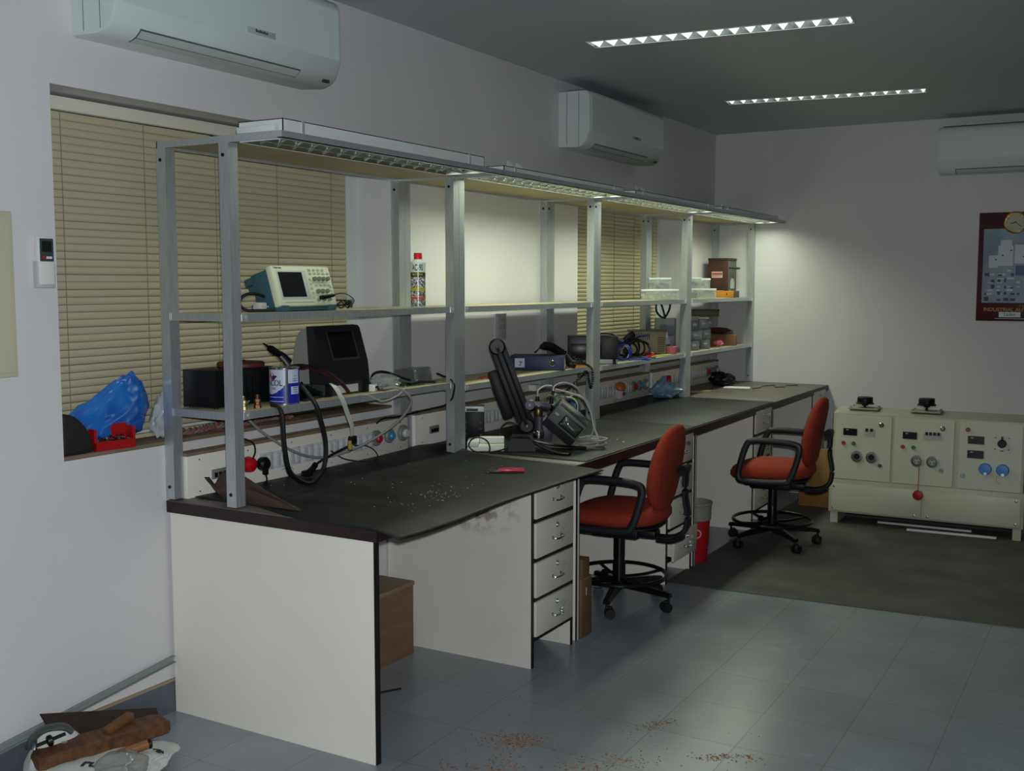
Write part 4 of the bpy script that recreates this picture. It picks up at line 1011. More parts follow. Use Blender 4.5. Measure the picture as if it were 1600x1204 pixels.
tag(m.build('arched_black_cable', CABLE), 'black cable arching from behind the label printer to the sloping metal box', 'cable')
m = MB(); m.tube([(.20, 1.49, S1+.03), (.27, 1.45, S1+.02), (.345, 1.40, S1+.006), (.362, 1.39, S1-.03), (.31, 1.42, 1.04), (.17, 1.46, 1.0), (.12, 1.40, .985), (.10, 1.30, .9755), (.085, 1.22, .9765), (.066, 1.19, .955)], .0042, 8, 8)
tag(m.build('box_lead', CABLE), 'black lead running from the sloping metal box down to the top of the socket board', 'cable')
# loose boards, clear bag and small parts
t = thing('loose_circuit_board', 'reddish circuit board lying flat at the front of the shelf right of the printer', 'circuit board', (.27, .90, S1), R(12))
m = MB(); m.box((-.05, 0, 0), (.05, .17, .002)); m.build('board', mat('red_board', '#5c2a1e', 0.45), t)
for i in range(11):
    m = MB(); x, y = rnd.uniform(-.045, .035), rnd.uniform(.005, .15); m.box((x, y, .002), (x+.012, y+.012, .002+rnd.uniform(.004, .012)), .001); m.build('component', (STEEL, BLK, DGREY)[i % 3], t)
t = thing('loose_circuit_board', 'small green circuit board lying in front of the sloping metal box', 'circuit board', (.24, 1.14, S1), R(-8))
m = MB(); m.box((-.03, 0, 0), (.04, .12, .002)); m.build('board', mat('green_board', '#35603a', 0.4), t)
for i in range(6):
    m = MB(); x, y = rnd.uniform(-.025, .025), rnd.uniform(.005, .1); m.box((x, y, .002), (x+.01, y+.01, .002+rnd.uniform(.004, .01)), .001); m.build('component', (BLK, DGREY)[i % 2], t)
CLEAR = mat('clear_film', '#d7dcd8', 0.12, alpha=0.34, coat=.3)
m = MB(); m.blob((.25, 1.01, S1+.028), (.045, .085, .034), 5, .25, 2.2, 4, lambda q: Vector((q.x, q.y, max(q.z, -.0255))), .25)
tag(m.build('clear_bag', CLEAR), 'crumpled clear plastic bag among loose boards right of the label printer', 'plastic bag')
t = thing('rocker_switch', 'small white switch block with black terminals beside the foot of the printer', 'switch', (.29, .865, S1), R(20))
m = MB(); m.box((-.014, 0, 0), (.014, .034, .03), .002); m.build('body', WHITE, t)
m = MB(); m.cyl((.014, .01, .018), (.022, .01, .018), .004, n=8); m.cyl((.014, .024, .018), (.022, .024, .018), .004, n=8); m.build('terminals', BLK, t)
t = thing('metal_box', 'sloping zinc metal box with corner screws on the lower shelf beside the double post', 'metal box', (.20, 1.265, S1), R(8))
m = MB(); m.prism([(.03, .002), (.018, .066), (-.075, .060), (-.085, .002)], (0, 0, 0), (1, 0, 0), (0, 0, 1), (0, .175, 0)); m.build('case', STEEL, t)
m = MB()
for y in (.018, .157):
    for k_ in (.15, .85):
        p = Vector((.03-.012*k_, y, .002+.064*k_)); m.lathe([(.006, 0), (.006, .002), (.001, .0035)], p, (1, 0, .19), 10)
m.build('screws', CHROME, t)
# plugs on the near socket board
t = thing('red_plug', 'red moulded plug in the nearest socket board, half hidden by the front post', 'plug', (.071, .345, .889), 0)
m = MB(); m.lathe([(.030, 0), (.032, .008), (.028, .030), (.016, .038), (.001, .039)], axis=(1, 0, 0), n=24); m.build('body', RED, t)
m = MB(); m.tube([(.030, .0, .02), (.042, .005, .05), (.038, .0, .085), (.02, -.03, .105), (.0, -.07, .115)], .0035, 8, 6); m.build('cord', CABLE, t)
t = thing('black_plug', 'round black plug in the nearest socket board beside the red plug', 'plug', (.0715, .425, .880), 0)
m = MB(); m.lathe([(.026, 0), (.028, .006), (.028, .024), (.020, .034), (.001, .036)], axis=(1, 0, 0), n=24); m.box((.012, -.011, -.045), (.034, .011, .0), .008); m.build('body', BLK, t)
m = MB(); m.tube([(.023, 0, -.04), (.030, 0, -.058), (.03, -.005, -.068), (.04, -.03, -.0715)], .0035, 8, 5); m.build('cord', CABLE, t)
m = MB(); m.tube([(.07, .545, .838), (.085, .56, .842), (.09, .575, .835), (.10, .60, .812), (.115, .63, .809)], .0018, 6, 5); m.tube([(.085, .56, .842), (.092, .575, .848), (.1, .585, .835)], .0015, 6, 5)
tag(m.build('bare_wire_stub', CABLEG), 'thin grey two-wire stub curling before the nearest socket board', 'wire')
m = MB(); m.tube([(.12, .80, .885), (.14, .86, .845), (.16, .95, .822), (.17, 1.02, .8125)], .0028, 6, 6); m.tube([(.17, 1.02, .8125), (.14, 1.10, .815), (.11, 1.12, .84), (.10, 1.07, .87), (.11, .97, .885)], .0028, 6, 6)
tag(m.build('dark_red_wires', mat('brownish_red_wire', '#3c1c20', 0.5)), 'loose dark red wires curling on the bench below the round sockets', 'wire')

# red-handled cutter on the mat, crumbs
t = thing('side_cutter', 'red-handled cutter lying on the near rubber mat', 'hand tool', (.73, 1.055, H+.010), math.atan2(.09, .15))
m = MB(); m.tube([(.058, -.008, .006), (.10, -.012, .008), (.165, -.006, .006)], .0068, 10, 5); m.tube([(.058, .008, .006), (.10, .014, .008), (.165, .010, .006)], .0068, 10, 5); m.build('handle', mat('red_grip', '#b91f33', 0.35), t)
m = MB(); m.prism([(-.01, .0), (.03, -.012), (.062, -.012), (.066, .012), (.03, .012)], (0, 0, .002), (1, 0, 0), (0, 1, 0), (0, 0, .006)); m.build('jaws', mat('cutter_steel', '#5b5f60', 0.3, 0.8), t)
m = MB()
for i in range(90):
    if i < 60: x, y = rnd.gauss(.83, .06), rnd.gauss(.50, .12)
    else: x, y = rnd.uniform(.15, .9), rnd.uniform(.3, 1.3)
    if x > .93: continue
    s = rnd.uniform(.0015, .0035); m.box((x, y, H+.0105), (x+s, y+s*1.4, H+.0105+s*.6))
tag(m.build('sawdust_crumbs', mat('crumb', '#b09a78', 0.8)), 'pale crumbs scattered on the near rubber mat', 'crumbs', kind='stuff')

# ------------------------------------------------------------------ black arm stand on the second workbench
HM = H+.0055
t = thing('arm_stand', 'black jointed arm stand with tilted grey viewing box on the second workbench', 'arm stand', (.60, 1.72, HM), VR)
BA = mat('charcoal_enamel', '#0f1013', 0.4, spec=.3); VIO = mat('dark_violet_post', '#3c3848', 0.4)
m = MB(); m.prism([(-.125, .0), (.005, .0), (.0, .035), (-.02, .058), (-.105, .062), (-.125, .03)], (0, -.06, .0005), (1, 0, 0), (0, 0, 1), (0, .15, 0)); m.build('base', BA, t)
m = MB(); m.tube([(-.01, -.03, .042), (.05, -.09, .022), (.10, -.15, .010), (.16, -.19, .0075)], .006, 10, 6, flat=2.6, up=(0, 0, 1)); m.build('foot', BA, t)
m = MB(); m.tube([(-.01, .06, .035), (.08, .06, .016), (.17, .03, .009), (.25, .01, .0075)], .006, 10, 6, flat=2.6, up=(0, 0, 1)); m.build('foot', BA, t)
lo, hi = Vector((-.035, 0, .118)), Vector((-.176, 0, .492)); ax = (hi-lo).normalized(); sd = Vector((ax.z, 0, -ax.x))
ARM = mat('charcoal_arm', '#131417', 0.5, spec=.3)
for k_, (o_, d_) in enumerate(((-.026, 0), (0, .012), (.026, 0))):
    m = MB(); a, b_ = lo+sd*o_, hi+sd*o_
    M4 = Matrix((( sd.x, 0, ax.x, a.x), (sd.y, 1, ax.y, 0), (sd.z, 0, ax.z, a.z), (0, 0, 0, 1)))
    m.M = M4; m.box((-.0127, -.022-d_, 0), (.0127, .022, (hi-lo).length), .004); m.build('arm_bar', ARM, t)
m = MB(); c = lo.lerp(hi, .45)-sd*.052; m.M = Matrix(((sd.x, 0, ax.x, c.x), (0, 1, 0, 0), (sd.z, 0, ax.z, c.z), (0, 0, 0, 1))); m.box((-.040, -.015, -.12), (.014, .035, .12), .014); m.build('spring_housing', ARM, t)
for p, r, nm in ((hi, .039, 'upper_joint'), (lo, .036, 'lower_joint')):
    m = MB(); m.lathe([(r*.8, -.034), (r, -.028), (r, .03), (r*.8, .034)], (p.x, 0, p.z), (0, 1, 0), 28); q = m.build(nm, BA, t)
    m = MB(); m.lathe([(.008, .034), (.007, .039), (.001, .041)], (p.x, 0, p.z), (0, -1, 0), 12); m.build('joint_screw', CHROME, q)
p2 = Vector((-.022, 0, .217))
m = MB(); m.lathe([(.022, -.036), (.025, -.03), (.025, .03)], (p2.x, 0, p2.z), (0, 1, 0), 20); m.tube([(p2.x, -.01, p2.z), (.03, -.01, .215), (.075, -.005, .205)], .017, 10, 5); m.build('link', VIO, t)
m = MB(); m.cyl((-.022, -.036, .217), (-.022, -.042, .217), .006, n=10); m.build('link_screw', CHROME, t)
m = MB(); m.cyl((.02, -.027, .214), (.02, -.034, .214), .005, n=10); m.build('link_screw', CHROME, t)
m = MB(); m.lathe([(.026, .06), (.026, .165)], (.025, .01, 0), n=20); m.box((.03, -.01, .04), (.085, .05, .16), .006); m.build('post', VIO, t)
m = MB(); m.lathe([(.019, .160), (.021, .164), (.021, .195), (.018, .2)], (.02, .0, 0), n=20); m.build('brass_collar', mat('aged_brass', '#6e6238', 0.35, 0.9), t)
m = MB(); m.lathe([(.0275, .055), (.029, .058), (.029, .09), (.0275, .092)], (.022, .004, 0), n=24); m.build('chrome_ring', CHROME, t)
m = MB(); m.cyl((.015, 0, .2), (.015, 0, .255), .012, .009, n=12); m.build('cable_gland', BLK, t)
m = MB(); m.cyl((.08, .02, .21), (.09, .02, .28), .010, .007, n=12); m.build('cable_gland', BLK, t)
m = MB(); m.tube([(.075+.024*math.cos(i*PI/6), .0, .235+.024*math.sin(i*PI/6)) for i in range(12)], .005, 8, 2, closed=True); m.build('clamp_ring', mat('aged_ring', '#77715a', 0.4, 0.6), t)
a_ = R(-40); ca, sa = math.cos(a_), math.sin(a_)
hc = Vector((.150, .02, .128)); HB = Matrix(((ca, 0, -sa, hc.x), (0, 1, 0, hc.y), (sa, 0, ca, hc.z), (0, 0, 0, 1))) @ Matrix.Rotation(R(14), 4, 'X')
HGREY = mat('head_grey', '#5d605c', 0.4)
m = MB(); m.M = HB; m.box((-.088, -.055, -.068), (.088, .065, .068), .010); hd = m.build('viewing_box', mat('head_dark', '#26262b', 0.35), t)
m = MB(); m.M = HB; m.box((-.086, -.060, -.022), (.086, -.054, .066), .004); m.build('face_plate', HGREY, hd)
m = MB(); m.M = HB; m.box((-.030, -.0635, -.012), (.078, -.059, .052), .006); m.build('screen_frame', BA, hd)
m = MB(); m.M = HB; NU, NV = 16, 12; g = []
for i in range(NU+1):
    u = -1+2*i/NU; g.append([m._v((.024+.048*u, -.0637-.020*(1-u**4)*(1-(-1+2*j/NV)**2)**.7, .0195+.0265*(-1+2*j/NV))) for j in range(NV+1)])
for i in range(NU):
    for j in range(NV): m.face([g[i][j], g[i+1][j], g[i+1][j+1], g[i][j+1]])
m.build('glass', mat('viewing_glass', '#8f9a90', 0.08, 0.85), hd)
m = MB(); m.M = HB; m.box((-.075, -.0615, .02), (-.055, -.0595, .03)); m.build('small_label', LBL, hd)
m = MB(); m.tube([(.075, -.01, .205), (.09, 0, .19), (.11, .01, .17)], .014, 10, 5); m.build('head_neck', BA, t)
# its cables
def loc(u, y, z): 
    c, s = math.cos(VR), math.sin(VR); return Vector((.60+u*c-y*s, 1.72+u*s+y*c, HM+z))
t = thing('instrument_cables', 'grey cables arching over and coiling on the bench right of the arm stand', 'cables', (0, 0, 0), 0)
for k_, pts in enumerate(([(.015, 0, .255), (.02, .0, .285), (.05, .02, .302), (.085, .03, .302)],
             [(.09, .02, .275), (.10, .05, .30), (.15, .08, .312), (.21, .09, .285), (.25, .10, .22), (.285, .10, .14), (.285, .08, .07), (.24, .05, .03), (.20, .04, .012)],
             [(.10, .04, .285), (.17, .07, .265), (.24, .08, .235), (.275, .09, .17), (.29, .08, .10), (.31, .06, .04), (.29, .03, .012), (.20, .04, .0075)],
             [(.16, .10, .235), (.20, .10, .252), (.25, .11, .235), (.29, .11, .16), (.30, .11, .09)])):
    m = MB(); m.tube([loc(*p) for p in pts], .0045 if k_ != 3 else .0035, 8, 7); m.build('cable', CABLEG if k_ % 2 else CABLEW, t)
m = MB(); pts = []
for i in range(40):
    a = i*.62; r = .07+.012*math.sin(i*.9); pts.append(loc(.27+r*1.05*math.cos(a), .07+r*.9*math.sin(a), .007+.0011*i*(1 if i < 34 else .9)+.004*math.sin(i*1.3)**2))
m.tube(pts, .0048, 8, 5); m.build('coil', mat('coil_grey', '#8f8f84', 0.5), t)
for c_, pts in (('#a08a2e', [(.12, .05, .235), (.16, .04, .25), (.20, .05, .235), (.23, .07, .205)]), ('#b8b7a8', [(.13, .06, .25), (.18, .02, .245), (.205, .0, .22), (.205, .0, .185)]), ('#2f5b45', [(.10, .05, .25), (.135, .02, .26), (.16, .03, .235)])):
    m = MB(); m.tube([loc(*p) for p in pts], .0025, 6, 6); m.build('thin_wire', mat('wire'+c_[1:], c_, 0.5), t)
m = MB(); m.M = Matrix.Translation(loc(.11, .07, .215)) @ Matrix.Rotation(VR, 4, 'Z') @ Matrix.Rotation(R(30), 4, 'Y'); m.box((-.03, 0, -.02), (.035, .003, .025)); 
o = m.build('connector_board', mat('connector_green', '#3f6b5c', 0.4), t)

# things around it on the second workbench
t = thing('black_meter', 'upright black box with a white top standing by the second rack post', 'instrument', (.205, 1.815, HM), VR)
m = MB(); m.box((-.048, 0, .0005), (.048, .075, .148), .003); m.build('case', BLK, t)
m = MB(); m.box((-.049, -.002, .148), (.049, .077, .176), .003); m.build('white_top', WHITEM, t)
m = MB(); m.box((-.04, -.0035, .152), (.018, -.0015, .165), .0); m.build('dark_slot', BLKG, t)
m = MB()
for z in (.03, .06, .09): m.box((-.044, -.001, z), (-.040, .0, z+.015)); m.box((.026, -.0008, z), (.038, .0, z+.006))
m.build('marks', DGREY, t)
t = thing('foam_tray', 'white foam packing piece lying in front of the black meter', 'foam tray', (.40, 1.60, HM), VR)
FOAM = mat('white_foam', '#d3d5ce', 0.8, bump=.1, bscale=250)
m = MB(); m.box((-.085, -.06, .0005), (.09, .10, .022), .006); m.box((-.085, -.06, .022), (-.03, .10, .045), .006); m.box((-.03, .05, .022), (.09, .10, .052), .006); m.build('block', FOAM, t)
m = MB(); c0 = Vector((.40, 1.60, HM)); f = lambda u, y, z: Vector((c0.x+u*math.cos(VR)-y*math.sin(VR), c0.y+u*math.sin(VR)+y*math.cos(VR), c0.z+z))
m.tube([f(.13, .02, .03), (f(.09, -.06, .012)), f(.03, -.105, .005), f(-.04, -.10, .005), f(-.075, -.085, .03), f(-.06, -.065, .06), f(-.02, -.055, .066), f(.015, -.068, .045), f(.02, -.09, .006), f(-.02, -.115, .005)], .0038, 8, 8)
tag(m.build('looped_black_lead', CABLE), 'black lead looping over the white foam packing piece', 'cable')
m = MB(); m.tube([f(.07, .10, .045), f(.075, .12, .09), f(.11, .13, .115), f(.16, .10, .105), f(.20, .06, .075)], .0036, 8, 7)
tag(m.build('arched_black_lead', CABLE), 'black lead arching from behind the foam piece to the arm stand', 'cable')
t = thing('spray_bottle', 'blue bottle with grey neck standing behind the grey cables of the arm stand', 'bottle', (.285, 2.86, .8003), 0)
t.location = (.275, 2.80, HM)
m = MB(); m.lathe([(.026, 0), (.030, .006), (.030, .10), (.026, .12), (.015, .135), (.013, .145)], n=28); m.build('bottle_body', mat('blue_bottle', '#5f86a6', 0.12, alpha=.85, coat=.5), t)
m = MB(); m.lathe([(.016, .14), (.017, .15), (.017, .175), (.012, .185), (.012, .20), (.004, .206), (.004, .228), (.001, .229)], n=20); m.build('neck', mat('bottle_grey', '#8f938c', 0.35), t)
m = MB(); m.box((.002, 2.735, .9712), (.05, 2.80, .9712+.036), .003)
tag(m.build('small_white_box', WHITE), 'small white box lying on top of the socket board behind the arm stand', 'box')
m = MB()
for x, y, s in ((.86, 2.16, .010), (.80, 2.22, .006), (.78, 2.13, .005)): m.box((x, y, HM), (x+s, y+s*1.3, HM+.002))
tag(m.build('paper_scraps', WHITE), 'tiny white paper scraps on the second workbench near its front', 'paper scraps', kind='stuff')

# ------------------------------------------------------------------ second rack bay, lower shelf
t = thing('lever_arch_file', 'dark blue lever arch file lying flat with its spine label and finger hole showing', 'file', (.225, 2.43, S2), VR-.12)
NAVF = mat('file_blue', '#16244a', 0.5, bump=.05, bscale=300)
m = MB(); m.box((-.15, 0, .0005), (.15, .004, .078), .001); m.build('spine', NAVF, t)
m = MB(); m.box((-.15, .003, .0005), (.15, .20, .004), .001); m.build('cover', NAVF, t)
m = MB(); m.box((-.15, .003, .074), (.15, .20, .078), .001); m.build('cover', NAVF, t)
m = MB(); m.box((-.145, .006, .0045), (.145, .19, .066)); m.build('papers', mat('paper_edge', '#c9c7bb', 0.8), t)
m = MB(); m.box((-.122, -.001, .016), (-.068, .0005, .066)); lb = m.build('spine_label', mat('label_white', '#c4c7cf', 0.6), t)
m = MB()
for i in range(4): m.box((-.098+(i % 2)*.006, -.0014, .026+i*.0085), (-.090+(i % 3)*.004, -.0009, .0315+i*.0085))
m.build('label_scribble', DGREY, lb)
m = MB(); m.lathe([(.0155, 0), (.0165, .002), (.0135, .004), (.0125, .002)], (.085, .0, .040), (0, -1, 0), 24, cap=False); m.build('finger_ring', CHROME, t)
m = MB(); m.lathe([(.0125, .0), (.0125, .0008), (.001, .0008)], (.085, .0, .040), (0, -1, 0), 20); m.build('finger_hole', BLKG, t)
t = thing('handset', 'black handset lying on the end of the blue lever arch file', 'handset', (.235, 2.645, S2), VR-.30)
m = MB(); m.tube([(-.09, .05, .12), (-.04, .04, .115), (.03, .02, .075), (.085, .0, .022)], .017, 12, 6, flat=1.5, up=(0, 1, .3)); m.build('handle', BLK, t)
m = MB(); m.lathe([(.022, -.02), (.026, -.008), (.020, .006), (.001, .008)], (-.088, .05, .120), (.3, 0, 1), 16); m.lathe([(.022, -.012), (.026, 0), (.020, .012), (.001, .014)], (.088, .0, .020), (.5, 0, 1), 16); m.build('caps', BLK, t)
m = MB(); m.tube([(-.10, .055, .125), (-.125, .06, .10), (-.15, .06, .08), (-.13, .05, .09), (-.10, .05, .135)], .003, 6, 6); m.build('strap', CABLE, t)
m = MB(); pts = []
path = curve([(.27, 2.66, S2+.10), (.33, 2.70, S2+.055), (.365, 2.75, S2+.02), (.385, 2.79, S2-.01), (.392, 2.79, S2-.07), (.39, 2.765, S2-.115), (.387, 2.745, S2-.07), (.380, 2.73, S2-.02), (.36, 2.69, S2-.05), (.33, 2.62, S2-.11), (.30, 2.59, S2-.13)], 26)
for i, p in enumerate(path): a = i*1.15; pts.append(p+Vector((.0055*math.cos(a), .003*math.cos(a+1), .0055*math.sin(a))))
m.tube(pts, .0026, 6, 2); tag(m.build('coiled_cord', CABLE), 'coiled black cord from the handset drooping over the shelf edge by the double post', 'cable')
m = MB(); m.box((.19, 2.66, S2-.0003), (.335, 2.87, S2+.003)); tag(m.build('orange_card', mat('orange_card', '#b5702a', 0.7)), 'orange card lying under the handset beside the double post', 'card')
for i, (x, y, rz) in enumerate(((.25, 1.80, .3), (.235, 1.835, 1.0), (.262, 1.85, -.5), (.225, 1.875, .1))):
    t = thing('cable_clip', ('small orange-red clip on the second bay\'s lower shelf, ' + ('nearest the double post', 'second from the double post', 'frontmost of the heap', 'closest to the black arm')[i]), 'clip', (x, y, S2), rz, 'orange-red clips')
    m = MB(); m.tube([(-.012, 0, .003), (-.006, .006, .006), (.006, .006, .008), (.012, 0, .004), (.004, -.006, .003)], .0028, 6, 5); m.build('wire_clip', mat('orange_red', '#b23a1c', 0.4), t)

# ------------------------------------------------------------------ third rack bay, lower shelf
t = thing('black_instrument', 'dark blue-black instrument box behind the post, partly on a white tray', 'instrument', (.24, 3.08, S3), VR)
m = MB(); m.box((-.135, 0, .030), (.16, .17, .170), .006); m.build('case', mat('blue_black_case', '#191c28', 0.4), t)
m = MB(); m.box((-.125, -.003, .04), (.06, .001, .125), .002); m.build('front_panel', BLKG, t)
m = MB(); m.box((.065, -.003, .04), (.155, .001, .16), .002); m.build('side_panel', mat('brown_black', '#1e1716', 0.5), t)
for x in (-.12, .14):
    for y in (.02, .15): m = MB(); m.cyl((x, y, .0), (x, y, .031), .010, n=10); m.build('foot', BLKR, t)
m = MB(); m.tube([(.02, .05, .168), (.05, .02, .183), (.11, .02, .183), (.15, .05, .168)], .005, 8, 6); m.build('handle', BLK, t)
t = thing('white_tray', 'small white tray at the front of the shelf beside the double post', 'tray', (.312, 3.20, S3), VR+.02)
m = MB(); m.box((-.075, 0, 0), (.065, .06, .004), .001); m.box((-.075, 0, .0), (.065, .004, .045), .001); m.box((-.075, .056, 0), (.065, .06, .045), .001); m.box((-.075, 0, 0), (-.071, .06, .045), .001); m.box((.061, 0, 0), (.065, .06, .045), .001); m.build('tray', WHITEM, t)
t.location = (.30, 3.17, S3)
BLUEW = mat('blue_cable', '#1d2f8e', 0.45)
t = thing('cable_hank', 'hank of blue cable lying on the shelf before the beige unit', 'cables', (.275, 3.475, S3), VR)
m = MB()
for k_ in range(5):
    m.tube([( .042*math.cos(2*PI*i/12)+.004*k_-.01, -.02+.008*k_, .053+.046*math.sin(2*PI*i/12)) for i in range(12)], .0055, 8, 4, closed=True)
m.build('loops', BLUEW, t)
m = MB(); m.tube([(.01, 0, .01), (.06, -.02, .008), (.11, -.03, .012), (.15, -.01, .008), (.165, .03, .012), (.12, .05, .02)], .0055, 8, 6); m.build('tail', BLUEW, t)
m = MB(); m.tube([(-.02, -.03, .045), (.0, -.035, .095), (.03, -.02, .06), (.02, -.03, .02)], .002, 6, 6); m.build('pale_tie', CABLEW, t)
t = thing('black_cable_hank', 'tangle of black cables with a dark connector, piled against the beige unit', 'cables', (.21, 3.72, S3), VR)
m = MB()
for k_ in range(7):
    rx, rz_ = rnd.uniform(.04, .075), rnd.uniform(.035, .06); cx = rnd.uniform(-.05, .06); yy = rnd.uniform(-.03, .04)
    m.tube([(cx+rx*math.cos(2*PI*i/10), yy+.015*math.sin(i*1.9), rz_+.012+rz_*math.sin(2*PI*i/10)) for i in range(10)], .0058, 8, 4, closed=True)
m.build('loops', CABLE, t)
m = MB(); m.M = Matrix.Translation((-.01, 0, .135)) @ Matrix.Rotation(R(-40), 4, 'Y'); m.box((-.035, -.02, -.02), (.045, .02, .02), .006); m.build('connector', BLK, t)
m = MB(); m.tube([(-.09, -.02, .12), (-.05, -.02, .10), (0, -.01, .10)], .006, 8, 5); m.tube([(.01, 0, .12), (.06, .0, .142), (.12, .0, .15)], .005, 8, 5); m.build('cable_ends', BLUEW, t)
m = MB(); m.tube([(-.12, -.06, .012), (-.05, -.08, .008), (.06, -.075, .008), (.10, -.10, .0075), (.16, -.06, .0065)], .0035, 6, 6); m.build('trailing_lead', CABLE, t)
t = thing('red_clamp', 'red handled clamp lying before the beige unit', 'clamp', (.285, 3.83, S3), VR)
m = MB(); m.tube([(-.035, 0, .02), (-.01, .01, .034), (.03, .005, .030), (.038, 0, .018), (.0, -.005, .012), (-.035, 0, .02)], .006, 8, 5); m.box((-.02, -.012, .0005), (.02, .012, .012), .003); m.build('handle', RED, t)
t = thing('beige_unit', 'beige instrument case with a vented side on the lower shelf before the stacked drawers', 'instrument', (.165, 4.13, S3), VR)
BEI = mat('beige_case', '#9a9272', 0.5)
m = MB(); m.box((-.13, 0, .006), (.12, .12, .155), .004); m.build('case', BEI, t)
m = MB()
for i in range(5):
    for j in range(7): m.box((.065+i*.010, -.001, .02+j*.015), (.071+i*.010, .0005, .029+j*.015))
for i in range(9): m.box((-.11+i*.014, -.001, .10), (-.104+i*.014, .0005, .145))
m.build('vents', mat('vent_dark', '#3a372c', 0.6), t)
m = MB(); m.box((-.135, -.004, .155), (.125, .124, .166), .003); m.build('top_lip', mat('beige_lip', '#6f6b57', 0.5), t)
for x in (-.11, .10):
    for y in (.02, .1): m = MB(); m.cyl((x, y, .0), (x, y, .007), .008, n=8); m.build('foot', BLKR, t)
for i, (x, y, rz, c_) in enumerate(((.235, 3.93, .05, '#b7a11f'), (.265, 4.06, -.08, '#c4b23a'), (.272, 4.14, .12, '#b9b57a'))):
    m = MB(); m.box((-.055, -.12, 0), (.055, .12, .0012)); o = m.build('yellow_paper', mat('yellow_paper%d' % i, c_, 0.7)); o.location = (x, y, S3+.0003+.0014*i); o.rotation_euler = (0, 0, rz)
    tag(o, ('bright yellow paper at the bottom of the yellow sheets on the third bay\'s shelf', 'yellow paper overlapping the middle of the yellow sheets', 'pale yellow paper on top, beside the pink container')[i], 'paper', 'yellow papers')
t = thing('pink_tub', 'small pink plastic tub at the front of the shelf before the stacked drawers', 'tub', (.292, 4.23, S3+.0045), VR)
m = MB(); m.lathe([(.034, 0), (.038, .004), (.045, .048), (.042, .05), (.036, .008), (.001, .006)], n=24); m.build('tub', mat('pink_plastic', '#b7616c', 0.45), t)
t = thing('squeeze_bottle', 'small white and blue bottle standing behind the pink tub', 'bottle', (.235, 4.29, S3), VR)
m = MB(); m.lathe([(.022, 0), (.024, .005), (.024, .085), (.018, .10), (.008, .108)], n=20); m.build('bottle_body', mat('bottle_white', '#b9c0cc', 0.2), t)
m = MB(); m.lathe([(.0245, .03), (.0245, .065)], n=20, cap=False); m.build('printed_band', mat('bottle_blue', '#3a5590', 0.3), t)
m = MB(); m.lathe([(.010, .107), (.008, .13), (.004, .15), (.001, .151)], n=14); m.build('nozzle', WHITE, t)
m = MB(); m.tube([(.16, 4.44, S3+.239), (.165, 4.38, S3+.31), (.17, 4.31, S3+.36), (.17, 4.25, S3+.335), (.17, 4.27, S3+.28), (.18, 4.37, S3+.245), (.19, 4.44, S3+.30), (.19, 4.46, S3+.36)], .007, 8, 8)
o = m.build('looped_cable', CABLE); tag(o, 'stiff black cable looping up under the upper shelf from the grey storage box', 'cable')
t = thing('storage_box', 'large grey translucent storage box stacked with parts behind the squeeze bottle', 'storage box', (.155, 4.475, S3), VR*.5)
GB = mat('smoky_plastic', '#8d9394', 0.42, alpha=.6)
m = MB(); m.box((-.085, 0, .0005), (.06, .09, .118), .004); m.build('lower_tub', GB, t)
m = MB(); m.box((-.085, 0, .119), (.06, .09, .238), .004); m.build('upper_tub', GB, t)
m = MB(); m.box((-.07, .01, .004), (.05, .08, .075)); m.build('contents', mat('dark_contents', '#2d2e3c', 0.6, col2='#4a4a55', scale=60), t)
m = MB(); m.box((-.05, .01, .126), (.05, .08, .19)); m.build('contents', mat('blue_contents', '#2c3563', 0.6, col2='#484a60', scale=60), t)

# ------------------------------------------------------------------ clear tubs and the meter case on the upper shelf
TUB = mat('clear_tub', '#cdd6d2', 0.3, alpha=.2); LID = mat('clear_lid', '#dfe6e2', 0.25, alpha=.86)
def clear_tub(label, loc_, w_, d_, h_, cont, rz=VR, group='clear tubs on the upper shelf'):
    t = thing('clear_tub', label, 'plastic tub', loc_, rz, group)
    m = MB(); e = .0016; hb = h_-.014
    m.box((-w_/2, 0, .0004), (w_/2, d_, e)); m.box((-w_/2, 0, e), (w_/2, e, hb)); m.box((-w_/2, d_-e, e), (w_/2, d_, hb)); m.box((-w_/2, e, e), (-w_/2+e, d_-e, hb)); m.box((w_/2-e, e, e), (w_/2, d_-e, hb)); m.build('tub', TUB, t)
    m = MB(); m.box((-w_/2-.003, -.003, hb), (w_/2+.003, d_+.003, h_), .003); m.build('lid', LID, t)
    m = MB(); c, n = cont, int(46*w_/.1)
    for i in range(n):
        x, y = rnd.uniform(-w_/2+.012, w_/2-.012), rnd.uniform(.008, d_-.012); z = rnd.uniform(.002, hb*.55); s = rnd.uniform(.006, .013)
        m.mi = i % 2; m.box((x-s, y-s*.6, z), (x+s, y+s*.6, z+s*1.2))
    m.build('contents', [mat('bits_'+c[0][1:], c[0], .5), mat('bits_'+c[1][1:], c[1], .5)], t)['kind'] = 'stuff'
clear_tub('long low clear tub, lowest at the left end of the upper-shelf tubs', (.265, 4.08, U0), .25, .10, .070, ('#8f8a72', '#b5b6a8'))
clear_tub('clear tub of dark parts standing on the long low clear tub', (.20, 4.24, U0+.0705), .15, .09, .078, ('#3c3f42', '#7b7f80'))
clear_tub('clear tub stacked on the upper shelf just right of the post, full of dark parts', (.215, 4.84, U0+.0725), .12, .10, .082, ('#4b4149', '#8d8f92'))
clear_tub('clear tub stacked nearest to the brown meter case', (.20, 5.08, U0+.0725), .115, .10, .076, ('#8f9698', '#5d6468'))
clear_tub('clear tub with a blue part at the bottom, just right of the post', (.262, 4.70, U0), .095, .10, .072, ('#2c5fa8', '#8f9596'), rz=VR)
